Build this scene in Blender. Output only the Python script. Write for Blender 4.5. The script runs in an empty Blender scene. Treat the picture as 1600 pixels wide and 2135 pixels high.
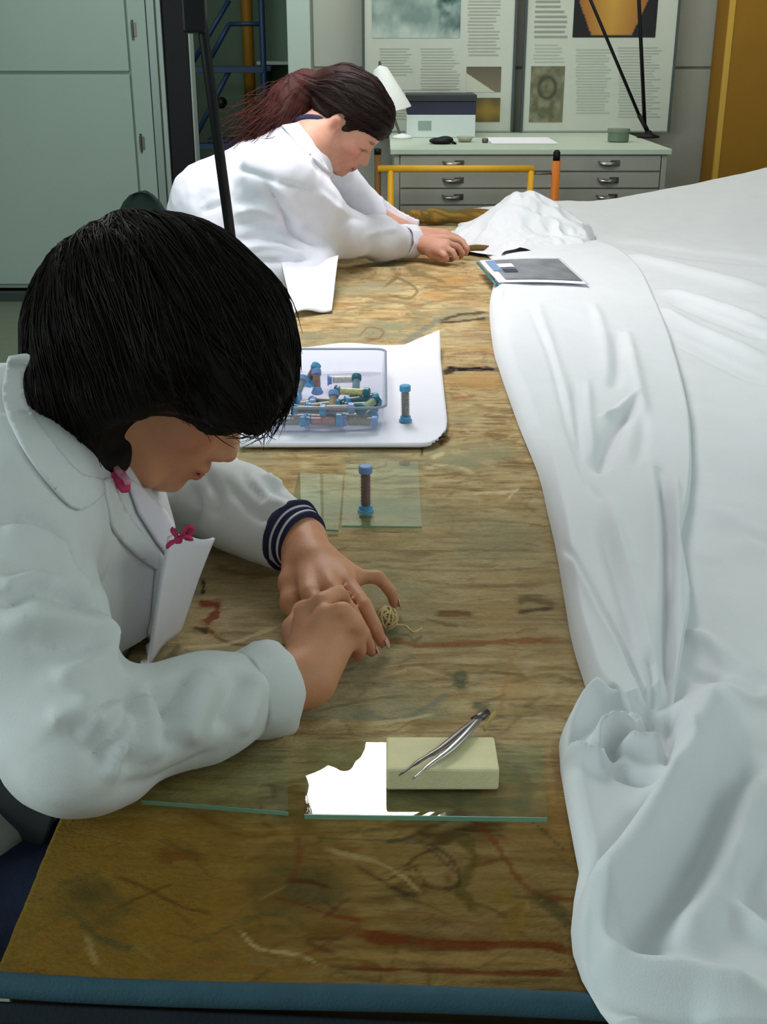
import bpy, bmesh, math, random
import numpy as np
from mathutils import Vector, Matrix
from mathutils.bvhtree import BVHTree
from mathutils.geometry import delaunay_2d_cdt

random.seed(7); rng = np.random.default_rng(7)
S = bpy.context.scene; COL = S.collection

# ------------------------------------------------------------------ camera, light, exposure
CAMZ, PITCH, FPX, CX, CY = 1.38, math.radians(22.0), 2400.0, 800.0, 1067.5
T = 0.80                                     # height of the table top
cam = bpy.data.objects.new('camera', bpy.data.cameras.new('camera')); COL.objects.link(cam)
cam.location = (0, 0, CAMZ); cam.rotation_euler = (math.pi/2 - PITCH, 0, 0)
cam.data.sensor_fit = 'VERTICAL'; cam.data.sensor_height = 36; cam.data.lens = 36*FPX/2135
cam.data.clip_start = .05
cam.data.dof.use_dof = False
S.camera = cam
S.view_settings.view_transform = 'Standard'; S.view_settings.look = 'None'
S.view_settings.gamma = 1; S.view_settings.use_curve_mapping = False
S.view_settings.exposure = 0.0
w = bpy.data.worlds.new('world'); S.world = w; w.use_nodes = True
w.node_tree.nodes['Background'].inputs[0].default_value = (.66, .80, .76, 1)
w.node_tree.nodes['Background'].inputs[1].default_value = .44
def area(name, loc, target, size, energy, col):
    l = bpy.data.lights.new(name, 'AREA'); l.shape = 'RECTANGLE'; l.size, l.size_y = size; l.energy = energy; l.color = col
    o = bpy.data.objects.new(name, l); COL.objects.link(o); o.location = loc
    o.rotation_euler = (Vector(target)-Vector(loc)).to_track_quat('-Z', 'Y').to_euler(); return o
area('window_light_left', (-3.2, .2, 1.9), (0, 2.0, .7), (1.6, 1.3), 48, (.78, .96, .97))
area('fill_light_right', (2.9, 1.1, 2.1), (.6, 1.3, .8), (1.8, 1.3), 17, (.80, .98, .95))  # unseen fill added to brighten the near linen and coat
area('fill_light_alcove', (-.9, 5.3, 2.75), (-.9, 6.6, .9), (2.2, .5), 17, (.92, 1.0, .93))  # unseen fill added under the ceiling to brighten the alcove
area('fill_light_back_wall', (1.0, 4.95, 2.9), (1.0, 5.95, 1.4), (2.4, .3), 18, (1.0, 1.0, .92))  # unseen fill added to lift the right-hand back wall
LAMP_E = 12.5

# ------------------------------------------------------------------ pixel helpers (1600x2135) -> world points on real planes
cp, sp = math.cos(PITCH), math.sin(PITCH)
def ray(px, py):
    a, b = (px-CX), (CY-py)
    return Vector((a, FPX*cp + b*sp, -FPX*sp + b*cp)).normalized()
def P(px, py, z=T):
    d = ray(px, py); t = (z-CAMZ)/d.z; return Vector((0, 0, CAMZ)) + d*t
def PY(px, py, y):
    d = ray(px, py); t = y/d.y; return Vector((0, 0, CAMZ)) + d*t
def project(V):
    V = np.asarray(V, float); x, y, z = V[:, 0], V[:, 1], V[:, 2]-CAMZ
    dep = y*cp - z*sp; up = y*sp + z*cp
    return CX + FPX*x/dep, CY - FPX*up/dep

# ------------------------------------------------------------------ materials
def srgb(r, g, b):
    f = lambda c: (c/255/12.92) if c/255 <= .04045 else ((c/255+.055)/1.055)**2.4
    return (f(r), f(g), f(b), 1)
def mat(name, col, rough=.6, metal=0, var=.0, scale=20, bump=0, bscale=200, stretch=(1, 1, 1), attr=None, spec=.5, trans=0, ior=1.45, emit=0, sheen=0, sss=0, detail=3):
    m = bpy.data.materials.new(name); m.use_nodes = True; nt = m.node_tree; N = nt.nodes; L = nt.links
    b = N['Principled BSDF']; b.inputs['Roughness'].default_value = rough; b.inputs['Metallic'].default_value = metal
    b.inputs['Specular IOR Level'].default_value = spec; b.inputs['Transmission Weight'].default_value = trans; b.inputs['IOR'].default_value = ior
    if sheen: b.inputs['Sheen Weight'].default_value = sheen
    if sss:
        b.inputs['Subsurface Weight'].default_value = sss; b.inputs['Subsurface Radius'].default_value = (.01, .004, .002); b.inputs['Subsurface Scale'].default_value = .6
    tc = N.new('ShaderNodeTexCoord'); mp = N.new('ShaderNodeMapping'); mp.inputs['Scale'].default_value = stretch
    L.new(tc.outputs['Object'], mp.inputs[0])
    src = None
    if attr:
        a = N.new('ShaderNodeAttribute'); a.attribute_name = attr; src = a.outputs['Color']
    if var > 0:
        n = N.new('ShaderNodeTexNoise'); n.inputs['Scale'].default_value = scale; n.inputs['Detail'].default_value = detail
        L.new(mp.outputs[0], n.inputs['Vector'])
        r = N.new('ShaderNodeMapRange'); r.inputs[1].default_value = .25; r.inputs[2].default_value = .75
        r.inputs[3].default_value = 1-var; r.inputs[4].default_value = 1+var
        L.new(n.outputs['Fac'], r.inputs[0])
        mx = N.new('ShaderNodeVectorMath'); mx.operation = 'SCALE'
        if src: L.new(src, mx.inputs[0])
        else: mx.inputs[0].default_value = col[:3]
        L.new(r.outputs[0], mx.inputs['Scale']); L.new(mx.outputs[0], b.inputs['Base Color'])
    elif src: L.new(src, b.inputs['Base Color'])
    else: b.inputs['Base Color'].default_value = col
    if bump:
        n2 = N.new('ShaderNodeTexNoise'); n2.inputs['Scale'].default_value = bscale; n2.inputs['Detail'].default_value = 2
        L.new(mp.outputs[0], n2.inputs['Vector'])
        bp = N.new('ShaderNodeBump'); bp.inputs['Strength'].default_value = bump; bp.inputs['Distance'].default_value = .002
        L.new(n2.outputs['Fac'], bp.inputs['Height']); L.new(bp.outputs[0], b.inputs['Normal'])
    if emit:
        b.inputs['Emission Color'].default_value = col; b.inputs['Emission Strength'].default_value = emit
    return m
M = {}
M['skin'] = mat('skin', srgb(196, 140, 110), .5, attr='col', var=.06, scale=60, bump=.15, bscale=400, spec=.35, sss=.08)
M['nail'] = mat('fingernail', srgb(222, 168, 146), .35, spec=.5)
M['coat'] = mat('coat_cotton', srgb(222, 222, 222), .85, var=.03, scale=30, bump=.15, bscale=900, sheen=.1)
M['coat_far'] = mat('coat_cotton_white', srgb(232, 230, 240), .85, var=.02, scale=30, bump=.1, bscale=900, sheen=.1)
M['linen'] = mat('white_linen', srgb(226, 227, 230), .9, var=.02, scale=12, bump=.2, bscale=700)
M['navy'] = mat('navy_knit', srgb(38, 36, 70), .9, bump=.4, bscale=900)
M['jeans'] = mat('dark_jeans', srgb(38, 46, 72), .9, var=.25, scale=60, bump=.3, bscale=700)
M['darkcoat'] = mat('dark_cloth', srgb(60, 62, 68), .9, var=.1)
M['hair_dark'] = mat('hair_dark_brown', srgb(20, 14, 9), .55, var=.35, scale=30, bump=.25, bscale=300, spec=.18)
M['hair_red'] = mat('hair_reddish_brown', srgb(58, 26, 22), .6, attr='col', var=.4, scale=40, bump=.3, bscale=300, spec=.2)
M['tapestry'] = mat('woven_wool', srgb(170, 140, 95), .95, attr='col', var=.13, scale=300, bump=.7, bscale=520, stretch=(.5, 1, 1), spec=.1, detail=4)
M['teal'] = mat('teal_blue_cloth', srgb(46, 78, 92), .85, var=.12, scale=40, bump=.3, bscale=500)
M['dark'] = mat('dark_navy_cloth', srgb(20, 28, 36), .9, var=.3, scale=25, bump=.3, bscale=300)
def thin(name, tint, ior=1.5, rough=.0, body=None, amt=0):
    m = bpy.data.materials.new(name); m.use_nodes = True; nt = m.node_tree; N = nt.nodes; L = nt.links; N.remove(N['Principled BSDF'])
    t = N.new('ShaderNodeBsdfTransparent'); t.inputs[0].default_value = tint; g = N.new('ShaderNodeBsdfGlossy'); g.inputs['Roughness'].default_value = rough
    f = N.new('ShaderNodeFresnel'); f.inputs[0].default_value = ior; mx = N.new('ShaderNodeMixShader'); ge = N.new('ShaderNodeNewGeometry'); iv = N.new('ShaderNodeMath'); iv.operation = 'SUBTRACT'; iv.inputs[0].default_value = 1; L.new(ge.outputs['Backfacing'], iv.inputs[1])
    mu = N.new('ShaderNodeMath'); mu.operation = 'MULTIPLY'; L.new(f.outputs[0], mu.inputs[0]); L.new(iv.outputs[0], mu.inputs[1]); L.new(mu.outputs[0], mx.inputs[0]); src = t.outputs[0]
    if body:
        d = N.new('ShaderNodeBsdfDiffuse'); d.inputs[0].default_value = body; m2 = N.new('ShaderNodeMixShader'); m2.inputs[0].default_value = amt
        L.new(src, m2.inputs[1]); L.new(d.outputs[0], m2.inputs[2]); src = m2.outputs[0]
    L.new(src, mx.inputs[1]); L.new(g.outputs[0], mx.inputs[2]); L.new(mx.outputs[0], N['Material Output'].inputs[0]); return m
M['glass'] = thin('pale_green_glass', (.94, .985, .96, 1), 1.75)
M['glass_edge'] = mat('green_glass_edge', srgb(150, 205, 180), .25, trans=.35, ior=1.5, spec=.8)
M['plastic'] = thin('clear_plastic', (.95, .96, .98, 1), 1.35, .08, (.8, .84, .9, 1), .07)
M['plastic_rim'] = mat('tray_plastic', srgb(175, 185, 205), .2, trans=.55, ior=1.3)
M['bluecap'] = mat('blue_plastic_cap', srgb(78, 158, 205), .35, spec=.6)
M['bluecap2'] = mat('pale_blue_plastic_cap', srgb(120, 150, 205), .35)
M['tealcap'] = mat('teal_plastic_cap', srgb(30, 105, 120), .35)
M['paper'] = mat('white_paper', srgb(242, 238, 248), .8, var=.01)
M['foam'] = mat('cream_foam', srgb(240, 228, 182), .9, var=.06, scale=60, bump=.3, bscale=500)
M['steel'] = mat('brushed_steel', srgb(170, 165, 165), .28, metal=1)
M['steel_dark'] = mat('worn_steel', srgb(110, 105, 100), .35, metal=1)
M['black'] = mat('black_paint', srgb(10, 9, 12), .5, spec=.3)
M['alu'] = mat('aluminium', srgb(150, 160, 155), .4, metal=.6)
M['cupboard'] = mat('grey_green_laminate', srgb(170, 186, 178), .6, var=.02, scale=4)
M['wall'] = mat('grey_wall_panel', srgb(172, 174, 164), .8, var=.02, scale=4)
M['wallgreen'] = mat('green_grey_wall', srgb(120, 142, 124), .85, var=.05, scale=3)
M['ochre'] = mat('ochre_paint', srgb(150, 104, 8), .6, var=.06, scale=5)
M['yellow'] = mat('yellow_enamel', srgb(222, 165, 36), .4, var=.06)
M['orange'] = mat('orange_enamel', srgb(205, 112, 25), .4)
M['brown'] = mat('brown_paint', srgb(105, 68, 22), .5)
M['blueframe'] = mat('blue_enamel', srgb(26, 52, 84), .5)
M['cabinet'] = mat('grey_steel_paint', srgb(160, 158, 146), .5, var=.02)
M['cabtop'] = mat('pale_counter', srgb(188, 200, 184), .5)
M['floor'] = mat('olive_linoleum', srgb(118, 128, 108), .45, var=.08, scale=15)
M['ceiling'] = mat('ceiling_paint', srgb(225, 228, 222), .9)
M['chairgreen'] = mat('dark_green_upholstery', srgb(22, 40, 36), .8, bump=.3)
M['poster'] = mat('poster_print', srgb(196, 200, 188), .6, var=.02)
M['posterframe'] = mat('grey_frame', srgb(70, 80, 80), .5)
M['print'] = mat('printed_picture', srgb(120, 120, 110), .5, attr='col')
M['text'] = mat('grey_print', srgb(150, 154, 144), .7)
M['boxdark'] = mat('dark_blue_lid', srgb(40, 42, 66), .5)
M['boxwhite'] = mat('white_card', srgb(205, 215, 212), .6)
M['wood'] = mat('table_wood', srgb(120, 95, 65), .6, var=.2, stretch=(1, .1, 1))
M['pink'] = mat('pink_cloth', srgb(205, 60, 110), .8)
M['pinkpale'] = mat('pale_pink_cloth', srgb(225, 150, 175), .8)
M['redbead'] = mat('dark_red_bead', srgb(110, 25, 25), .3)
M['wool'] = mat('cream_wool', srgb(205, 180, 130), .95, bump=.6, bscale=300)
M['lampshade'] = mat('white_lamp_shade', srgb(238, 240, 238), .5)
M['lampglow'] = mat('lamp_diffuser', (1, .975, 1, 1), .5, emit=LAMP_E)
M['photo'] = mat('photo_print', srgb(120, 124, 134), .3, attr='col')
M['shirt'] = mat('white_shirt', srgb(228, 222, 232), .85)
M['bluegrey'] = mat('blue_grey_label', srgb(120, 150, 190), .5)

# ------------------------------------------------------------------ object helpers
def tag(o, label=None, cat=None, group=None, kind=None):
    if label: o['label'] = label
    if cat: o['category'] = cat
    if group: o['group'] = group
    if kind: o['kind'] = kind
    return o
def worldloc(o):
    return Vector((0, 0, 0)) if o is None else worldloc(o.parent) + Vector(o.location)
def empty(name, loc, label=None, cat=None, group=None):
    o = bpy.data.objects.new(name, None); COL.objects.link(o); o.location = loc; o.empty_display_size = .05
    return tag(o, label, cat, group)
class MB:
    def __init__(s): s.v = []; s.f = []; s.mi = []
    def add(s, V, F, mi=0):
        n = len(s.v); s.v += [tuple(v) for v in V]; s.f += [tuple(i+n for i in f) for f in F]; s.mi += [mi]*len(F); return s
    def box(s, lo, hi, R=None, c=None, mi=0):
        V = [(x, y, z) for x in (lo[0], hi[0]) for y in (lo[1], hi[1]) for z in (lo[2], hi[2])]
        if R is not None:
            c = Vector(c); V = [R @ (Vector(v)-c) + c for v in V]
        return s.add(V, [(0, 1, 3, 2), (4, 6, 7, 5), (0, 4, 5, 1), (2, 3, 7, 6), (0, 2, 6, 4), (1, 5, 7, 3)], mi)
    def tube(s, pts, r, n=10, cap=True, mi=0, flat=1.0, ref=None):
        pts = [Vector(p) for p in pts]; rs = r if isinstance(r, (list, tuple)) else [r]*len(pts)
        V = []; F = []; u = None
        for i, p in enumerate(pts):
            d = (pts[min(i+1, len(pts)-1)]-pts[max(i-1, 0)]).normalized()
            if u is None:
                a = Vector(ref) if ref else (Vector((0, 0, 1)) if abs(d.z) < .9 else Vector((1, 0, 0)))
                u = (a - d*a.dot(d)).normalized()
            else: u = (u - d*u.dot(d)).normalized()
            w_ = d.cross(u)
            for k in range(n):
                t = 2*math.pi*k/n; V.append(p + (u*math.cos(t)*flat + w_*math.sin(t))*rs[i])
        m = len(pts)
        for i in range(m-1):
            for k in range(n):
                F.append((i*n+k, i*n+(k+1) % n, (i+1)*n+(k+1) % n, (i+1)*n+k))
        if cap: F.append(tuple(range(n-1, -1, -1))); F.append(tuple((m-1)*n+k for k in range(n)))
        return s.add(V, F, mi)
    def lathe(s, prof, o=(0, 0, 0), axis=(0, 0, 1), n=24, mi=0, sx=1.0):
        ax = Vector(axis).normalized(); q = ax.to_track_quat('Z', 'Y'); o = Vector(o); V = []; F = []
        for r, h in prof:
            for k in range(n):
                t = 2*math.pi*k/n; V.append(o + q @ Vector((r*math.cos(t)*sx, r*math.sin(t), h)))
        for i in range(len(prof)-1):
            for k in range(n): F.append((i*n+k, i*n+(k+1) % n, (i+1)*n+(k+1) % n, (i+1)*n+k))
        return s.add(V, F, mi)
    def prism(s, poly, lo, hi, f):
        n = len(poly); V = [f(a, b, lo) for a, b in poly] + [f(a, b, hi) for a, b in poly]
        return s.add(V, [tuple(range(n-1, -1, -1)), tuple(range(n, 2*n))] + [(i, (i+1) % n, n+(i+1) % n, n+i) for i in range(n)])
    def build(s, name, m, parent=None, smooth=False, bevel=0, sub=0, origin=None, seg=2):
        return mesh(name, s.v, s.f, m, parent, smooth, bevel, sub, origin, s.mi, seg)
def mesh(name, V, F, m, parent=None, smooth=False, bevel=0, sub=0, origin=None, mi=None, seg=2, col=None):
    me = bpy.data.meshes.new(name); o = bpy.data.objects.new(name, me); COL.objects.link(o)
    base = worldloc(parent) if parent else (Vector(origin) if origin is not None else None)
    V = np.asarray([tuple(v) for v in V], dtype=np.float64) if not isinstance(V, np.ndarray) else V
    if base is None:
        base = Vector(((V[:, 0].min()+V[:, 0].max())/2, (V[:, 1].min()+V[:, 1].max())/2, V[:, 2].min()))
    V = V - np.array(base)
    me.from_pydata(V.tolist(), [], F if isinstance(F, list) else F.tolist())
    for mm in (m if isinstance(m, (list, tuple)) else [m]): me.materials.append(mm)
    if mi and any(mi):
        me.polygons.foreach_set('material_index', mi)
    if col is not None:
        a = me.color_attributes.new('col', 'FLOAT_COLOR', 'POINT')
        c = np.ones((len(V), 4), np.float32); c[:, :3] = col; a.data.foreach_set('color', c.ravel())
    if smooth: me.polygons.foreach_set('use_smooth', [True]*len(me.polygons))
    me.update()
    if bevel or not smooth:
        bm = bmesh.new(); bm.from_mesh(me); bmesh.ops.recalc_face_normals(bm, faces=bm.faces); bm.to_mesh(me); bm.free()
    if parent: o.parent = parent; o.location = (0, 0, 0) if parent else base
    else: o.location = base
    if bevel:
        b = o.modifiers.new('bevel', 'BEVEL'); b.width = bevel; b.segments = seg; b.limit_method = 'ANGLE'
    if sub:
        b = o.modifiers.new('sub', 'SUBSURF'); b.levels = b.render_levels = sub
    return o
def box(name, lo, hi, m, parent=None, bevel=.002, **k):
    return MB().box(lo, hi).build(name, m, parent, bevel=bevel, **k)
def tube(name, pts, r, m, parent=None, n=10, **k):
    return MB().tube(pts, r, n, **k).build(name, m, parent, smooth=True)
def solid(o, t, off=-1):
    s = o.modifiers.new('solid', 'SOLIDIFY'); s.thickness = t; s.offset = off; return o
def struct(o): o['kind'] = 'structure'; return o
def bez(pts, n):
    """Catmull-Rom through 2D/3D points"""
    pts = [np.array(p, float) for p in pts]; pts = [2*pts[0]-pts[1]] + pts + [2*pts[-1]-pts[-2]]
    k = len(pts)-3; out = []
    for t in np.linspace(0, k-1e-6, n):
        i = int(t); f = t-i; a, b, c, d = pts[i:i+4]
        out.append(.5*((2*b)+(-a+c)*f+(2*a-5*b+4*c-d)*f*f+(-a+3*b-3*c+d)*f**3))
    return np.array(out)

# ------------------------------------------------------------------ numpy noise and creases
def hash3(i, j, k):
    n = (i*374761393 + j*668265263 + k*1274126177) & 0xffffffff
    n = ((n ^ (n >> 13))*1274126177) & 0xffffffff
    return ((n ^ (n >> 16)) & 0xffff)/65535.0
def vnoise(V):
    V = np.asarray(V, np.float64); I = np.floor(V).astype(np.int64); f = V-I; f = f*f*(3-2*f); r = 0
    for a in (0, 1):
        for b in (0, 1):
            for c in (0, 1):
                wgt = (f[:, 0] if a else 1-f[:, 0])*(f[:, 1] if b else 1-f[:, 1])*(f[:, 2] if c else 1-f[:, 2])
                r = r + wgt*hash3(I[:, 0]+a, I[:, 1]+b, I[:, 2]+c)
    return r*2-1
def fbm(V, o=3):
    r = 0; a = 1.0; s = 0
    for i in range(o): r = r + a*vnoise(V*2.03**i + 17.3*i); s += a; a *= .5
    return r/s
def polydist(V, poly):
    """distance of V (n,d) to a polyline, plus parameter 0..1"""
    V = np.asarray(V); poly = np.asarray(poly, float); D = np.full(len(V), 1e9); Tt = np.zeros(len(V)); n = len(poly)-1
    for i in range(n):
        a, b = poly[i], poly[i+1]; ab = b-a; t = np.clip(((V-a) @ ab)/max(ab @ ab, 1e-12), 0, 1)
        d = np.sqrt((((V-a)-t[:, None]*ab)**2).sum(1)); m = d < D; D[m] = d[m]; Tt[m] = (i+t[m])/n
    return D, Tt
def crease_amount(V, poly, wd, taper=True, sharp=False):
    D, t = polydist(V, poly); g = np.exp(-(D/wd)**1.15) if sharp else np.exp(-(D/wd)**2)
    if taper: g = g*np.clip(np.minimum(t, 1-t)*5+.25, 0, 1)
    return g

# ------------------------------------------------------------------ implicit solids (smooth unions -> one continuous skin)
class Field:
    def __init__(s, lo, hi, h):
        s.lo = np.array(lo, float); s.h = h; s.n = np.ceil((np.array(hi)-s.lo)/h).astype(int)+1
        s.F = np.full(s.n, .5, np.float32)
    def sub(s, lo, hi):
        a = np.clip(np.floor((np.array(lo)-s.lo)/s.h).astype(int), 0, s.n); b = np.clip(np.ceil((np.array(hi)-s.lo)/s.h).astype(int)+1, 0, s.n)
        if (b <= a).any(): return None, None
        ax = [(s.lo[i] + s.h*np.arange(a[i], b[i])).astype(np.float32) for i in range(3)]
        return tuple(slice(a[i], b[i]) for i in range(3)), np.stack(np.meshgrid(*ax, indexing='ij'), -1)
    def comb(s, sl, d, k, op):
        f = s.F[sl]
        if op == 'sub': f2, d = f, -d; s.F[sl] = np.maximum(f, d) if k <= 0 else np.maximum(f, d) + np.maximum(k-np.abs(f-d), 0)**2/(4*k); return
        s.F[sl] = np.minimum(f, d) - (np.maximum(k-np.abs(f-d), 0)**2/(4*k) if k > 0 else 0)
    def cone(s, a, b, ra, rb, k=.02, op='add', R=None, sc=(1, 1, 1)):
        a = np.array(a, float); b = np.array(b, float); m = max(ra, rb)*max(1, max(sc)) + k + 2*s.h
        sl, p = s.sub(np.minimum(a, b)-m, np.maximum(a, b)+m)
        if sl is None: return
        ab = b-a; t = np.clip(((p-a) @ ab)/max(ab @ ab, 1e-9), 0, 1)
        q = p - a - t[..., None]*ab
        d = np.sqrt((q*q).sum(-1)) - (ra + (rb-ra)*t)
        s.comb(sl, d.astype(np.float32), k, op)
    def chain(s, pts, rs, k=.02, op='add'):
        for i in range(len(pts)-1): s.cone(pts[i], pts[i+1], rs[i], rs[i+1], k if i else k, op)
    def ell(s, c, r, R=None, k=.02, op='add'):
        c = np.array(c, float); r = np.array(r, float); m = r.max() + k + 2*s.h
        if R is None: lo, hi = c-r-k-2*s.h, c+r+k+2*s.h
        else: lo, hi = c-m, c+m
        sl, p = s.sub(lo, hi)
        if sl is None: return
        q = p-c
        if R is not None: q = q @ np.array(R)          # world->local (columns are local axes)
        k0 = np.sqrt(((q/r)**2).sum(-1)); k1 = np.sqrt(((q/(r*r))**2).sum(-1))+1e-9
        s.comb(sl, (k0*(k0-1)/k1).astype(np.float32), k, op)
    def plane(s, c, n, k=0, lo=None, hi=None):
        """cut away everything on the +n side (within a box)"""
        lo = s.lo if lo is None else lo; hi = (s.lo+s.h*s.n) if hi is None else hi
        sl, p = s.sub(lo, hi)
        if sl is None: return
        d = (p-np.array(c, float)) @ np.array(Vector(n).normalized())
        s.F[sl] = np.maximum(s.F[sl], d.astype(np.float32))
    def mesh(s, smooth=1):
        F = s.F; F[0] = F[-1] = .5; F[:, 0] = F[:, -1] = .5; F[:, :, 0] = F[:, :, -1] = .5
        I = F < 0; n = s.n
        c = [I[a:n[0]-1+a, b:n[1]-1+b, d:n[2]-1+d] for a in (0, 1) for b in (0, 1) for d in (0, 1)]
        allv = np.logical_and.reduce(c); anyv = np.logical_or.reduce(c); act = anyv & ~allv
        idx = np.full(act.shape, -1, np.int64); cells = np.argwhere(act); idx[act] = np.arange(len(cells))
        corner = np.array([(a, b, d) for a in (0, 1) for b in (0, 1) for d in (0, 1)])
        vals = np.stack([F[tuple((cells+o).T)] for o in corner], 1)
        pos = np.zeros((len(cells), 3)); cnt = np.zeros(len(cells))
        for i in range(8):
            for j in range(i+1, 8):
                if np.abs(corner[i]-corner[j]).sum() != 1: continue
                a, b = vals[:, i], vals[:, j]; m = (a < 0) != (b < 0)
                t = np.where(m, a/(a-b+1e-12*(a == b)), 0)
                pos += np.where(m[:, None], corner[i]+(corner[j]-corner[i])*t[:, None], 0); cnt += m
        V = s.lo + s.h*(cells + pos/cnt[:, None])
        Q = []
        for ax in range(3):
            o = [0, 0, 0]; o[ax] = 1
            A = I[:n[0]-o[0], :n[1]-o[1], :n[2]-o[2]]; B = I[o[0]:, o[1]:, o[2]:]
            e = np.argwhere(A != B); b1, b2 = (ax+1) % 3, (ax+2) % 3
            e = e[(e[:, b1] > 0) & (e[:, b2] > 0) & (e[:, b1] < n[b1]-1) & (e[:, b2] < n[b2]-1)]
            d1 = np.zeros(3, int); d1[b1] = 1; d2 = np.zeros(3, int); d2[b2] = 1
            q = np.stack([idx[tuple((e-d1-d2).T)], idx[tuple((e-d2).T)], idx[tuple(e.T)], idx[tuple((e-d1).T)]], 1)
            fl = ~A[tuple(e.T)]; q[fl] = q[fl][:, ::-1]; Q.append(q)
        Q = np.concatenate(Q)
        for _ in range(smooth):
            acc = np.zeros_like(V); cn = np.zeros(len(V))
            for i in range(4):
                j = (i+1) % 4; np.add.at(acc, Q[:, i], V[Q[:, j]]); np.add.at(acc, Q[:, j], V[Q[:, i]])
                np.add.at(cn, Q[:, i], 1); np.add.at(cn, Q[:, j], 1)
            V = V*.5 + .5*acc/cn[:, None]
        return V, Q
def normals(V, Q):
    n = np.cross(V[Q[:, 2]]-V[Q[:, 0]], V[Q[:, 3]]-V[Q[:, 1]]); N = np.zeros_like(V)
    for i in range(4): np.add.at(N, Q[:, i], n)
    return N/(np.linalg.norm(N, axis=1, keepdims=True)+1e-12)
def bvh_of(V, Q): return BVHTree.FromPolygons(V.tolist(), Q.tolist())
def cast(bvh, px, py):
    h = bvh.ray_cast(Vector((0, 0, CAMZ)), ray(px, py)); return h[0], h[1]
def creases3d(V, N, bvh, items, scale=1.0):
    """items: (pixel polyline, width m, depth m (+ = ridge)); pinned to the surface they lie on"""
    dsp = np.zeros(len(V))
    for pts, wd, amp in items:
        pp = bez(pts, max(6, len(pts)*4)); q = [cast(bvh, a, b)[0] for a, b in pp]; q = [tuple(x) for x in q if x is not None]
        if len(q) < 2: continue
        q = np.array(q); lo, hi = q.min(0)-3*wd, q.max(0)+3*wd
        m = ((V > lo) & (V < hi)).all(1); ii = np.nonzero(m)[0]
        if len(ii): dsp[ii] += amp*scale*crease_amount(V[ii], q, wd, True, amp < 0)
    return V + N*dsp[:, None]
def inpoly(x, y, poly):
    c = False; n = len(poly)
    for i in range(n):
        x1, y1 = poly[i]; x2, y2 = poly[(i+1) % n]
        if (y1 > y) != (y2 > y) and x < (x2-x1)*(y-y1)/(y2-y1)+x1: c = not c
    return c
def patch(name, poly, bvh, m, parent, off=.004, thick=.003, step=8, lift=None):
    """a flat piece of cloth lying on a body surface"""
    poly = [tuple(p) for p in bez(list(poly)+[poly[0]], len(poly)*4)[:-1]] if len(poly) > 8 else poly
    bd = []
    for i in range(len(poly)):
        a, b = np.array(poly[i]), np.array(poly[(i+1) % len(poly)]); k = max(1, int(np.hypot(*(b-a))/step))
        bd += [tuple(a+(b-a)*j/k) for j in range(k)]
    xs = [p[0] for p in poly]; ys = [p[1] for p in poly]; pts = list(bd)
    for x in np.arange(min(xs)+step/2, max(xs), step):
        for y in np.arange(min(ys)+step/2, max(ys), step):
            if inpoly(x, y, poly) and min((x-a)**2+(y-b)**2 for a, b in bd) > (step*.5)**2: pts.append((x, y))
    n = len(bd); r = delaunay_2d_cdt([Vector(p) for p in pts], [(i, (i+1) % n) for i in range(n)], [list(range(n))], 1, 1e-4)
    V = []; last = None; ok = []
    for p in r[0]:
        h, nn = cast(bvh, p.x, p.y); ok.append(h is not None); V.append((p, h, nn))
    ds = [ (h-Vector((0, 0, CAMZ))).length for p, h, nn in V if h is not None]; med = float(np.median(ds)) if ds else 1.2
    out = []
    for p, h, nn in V:
        d = ray(p.x, p.y); l = med if h is None else (h-Vector((0, 0, CAMZ))).length
        l = min(max(l, med-.06), med+.06); out.append(Vector((0, 0, CAMZ)) + d*(l-off))
    o = mesh(name, out, [tuple(f) for f in r[2]], m, parent, smooth=True)
    return solid(o, thick, 0)
def quadpatch(name, A, B, C, D, m, parent, wave=.004, n=18, thick=.003, seed=0, sag=0.0):
    V = []; F = []
    A, B, C, D = map(Vector, (A, B, C, D))
    for i in range(n+1):
        for j in range(n+1):
            u, v = i/n, j/n; p = (A*(1-u)+B*u)*(1-v) + (D*(1-u)+C*u)*v
            h = wave*math.sin(6*u+seed+2*v)*math.sin(3*v+1.3) ; V.append(p + Vector((0, -h*.5, h + sag*math.sin(math.pi*v))))
    for i in range(n):
        for j in range(n): a = i*(n+1)+j; F.append((a, a+n+1, a+n+2, a+1))
    o = mesh(name, V, F, m, parent, smooth=True); return solid(o, thick, 0)

# ------------------------------------------------------------------ the room
struct(box('floor', (-3.6, -1.2, -.1), (3.4, 8.2, 0), M['floor'], bevel=0))
struct(box('ceiling', (-3.6, 1.5, 3.0), (3.4, 8.2, 3.1), M['ceiling'], bevel=0))
struct(box('wall_left', (-3.7, 2.4, 0), (-3.6, 8.2, 3.0), M['wallgreen'], bevel=0))
struct(box('wall_right', (3.4, 3.4, 0), (3.5, 8.2, 3.0), M['wall'], bevel=0))
struct(box('wall_rear', (-3.6, 8.1, 0), (3.4, 8.2, 3.0), M['wallgreen'], bevel=0))
XW = PY(602, 0, 5.9).x                       # where the near back wall starts
wb = struct(box('wall_back', (XW, 5.92, 0), (3.4, 6.1, 3.0), M['wall'], bevel=0))
zs = PY(700, 142, 5.9).z
xs_ = [PY(652, 100, 5.9).x, PY(1100, 100, 5.9).x, PY(1512, 142, 5.9).x, 3.38]
for i in range(3):
    for a, b in ((.08, zs-.006), (zs+.006, 2.98)):
        box('wall_panel', (xs_[i]+.005, 5.90, a), (xs_[i+1]-.005, 5.925, b), M['wall'], wb, bevel=.003)
struct(box('trim_1', (XW-.01, 5.88, 0), (xs_[0]-.008, 5.93, 3.0), mat('pale_trim', srgb(176, 190, 182), .6), bevel=.004))
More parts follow.
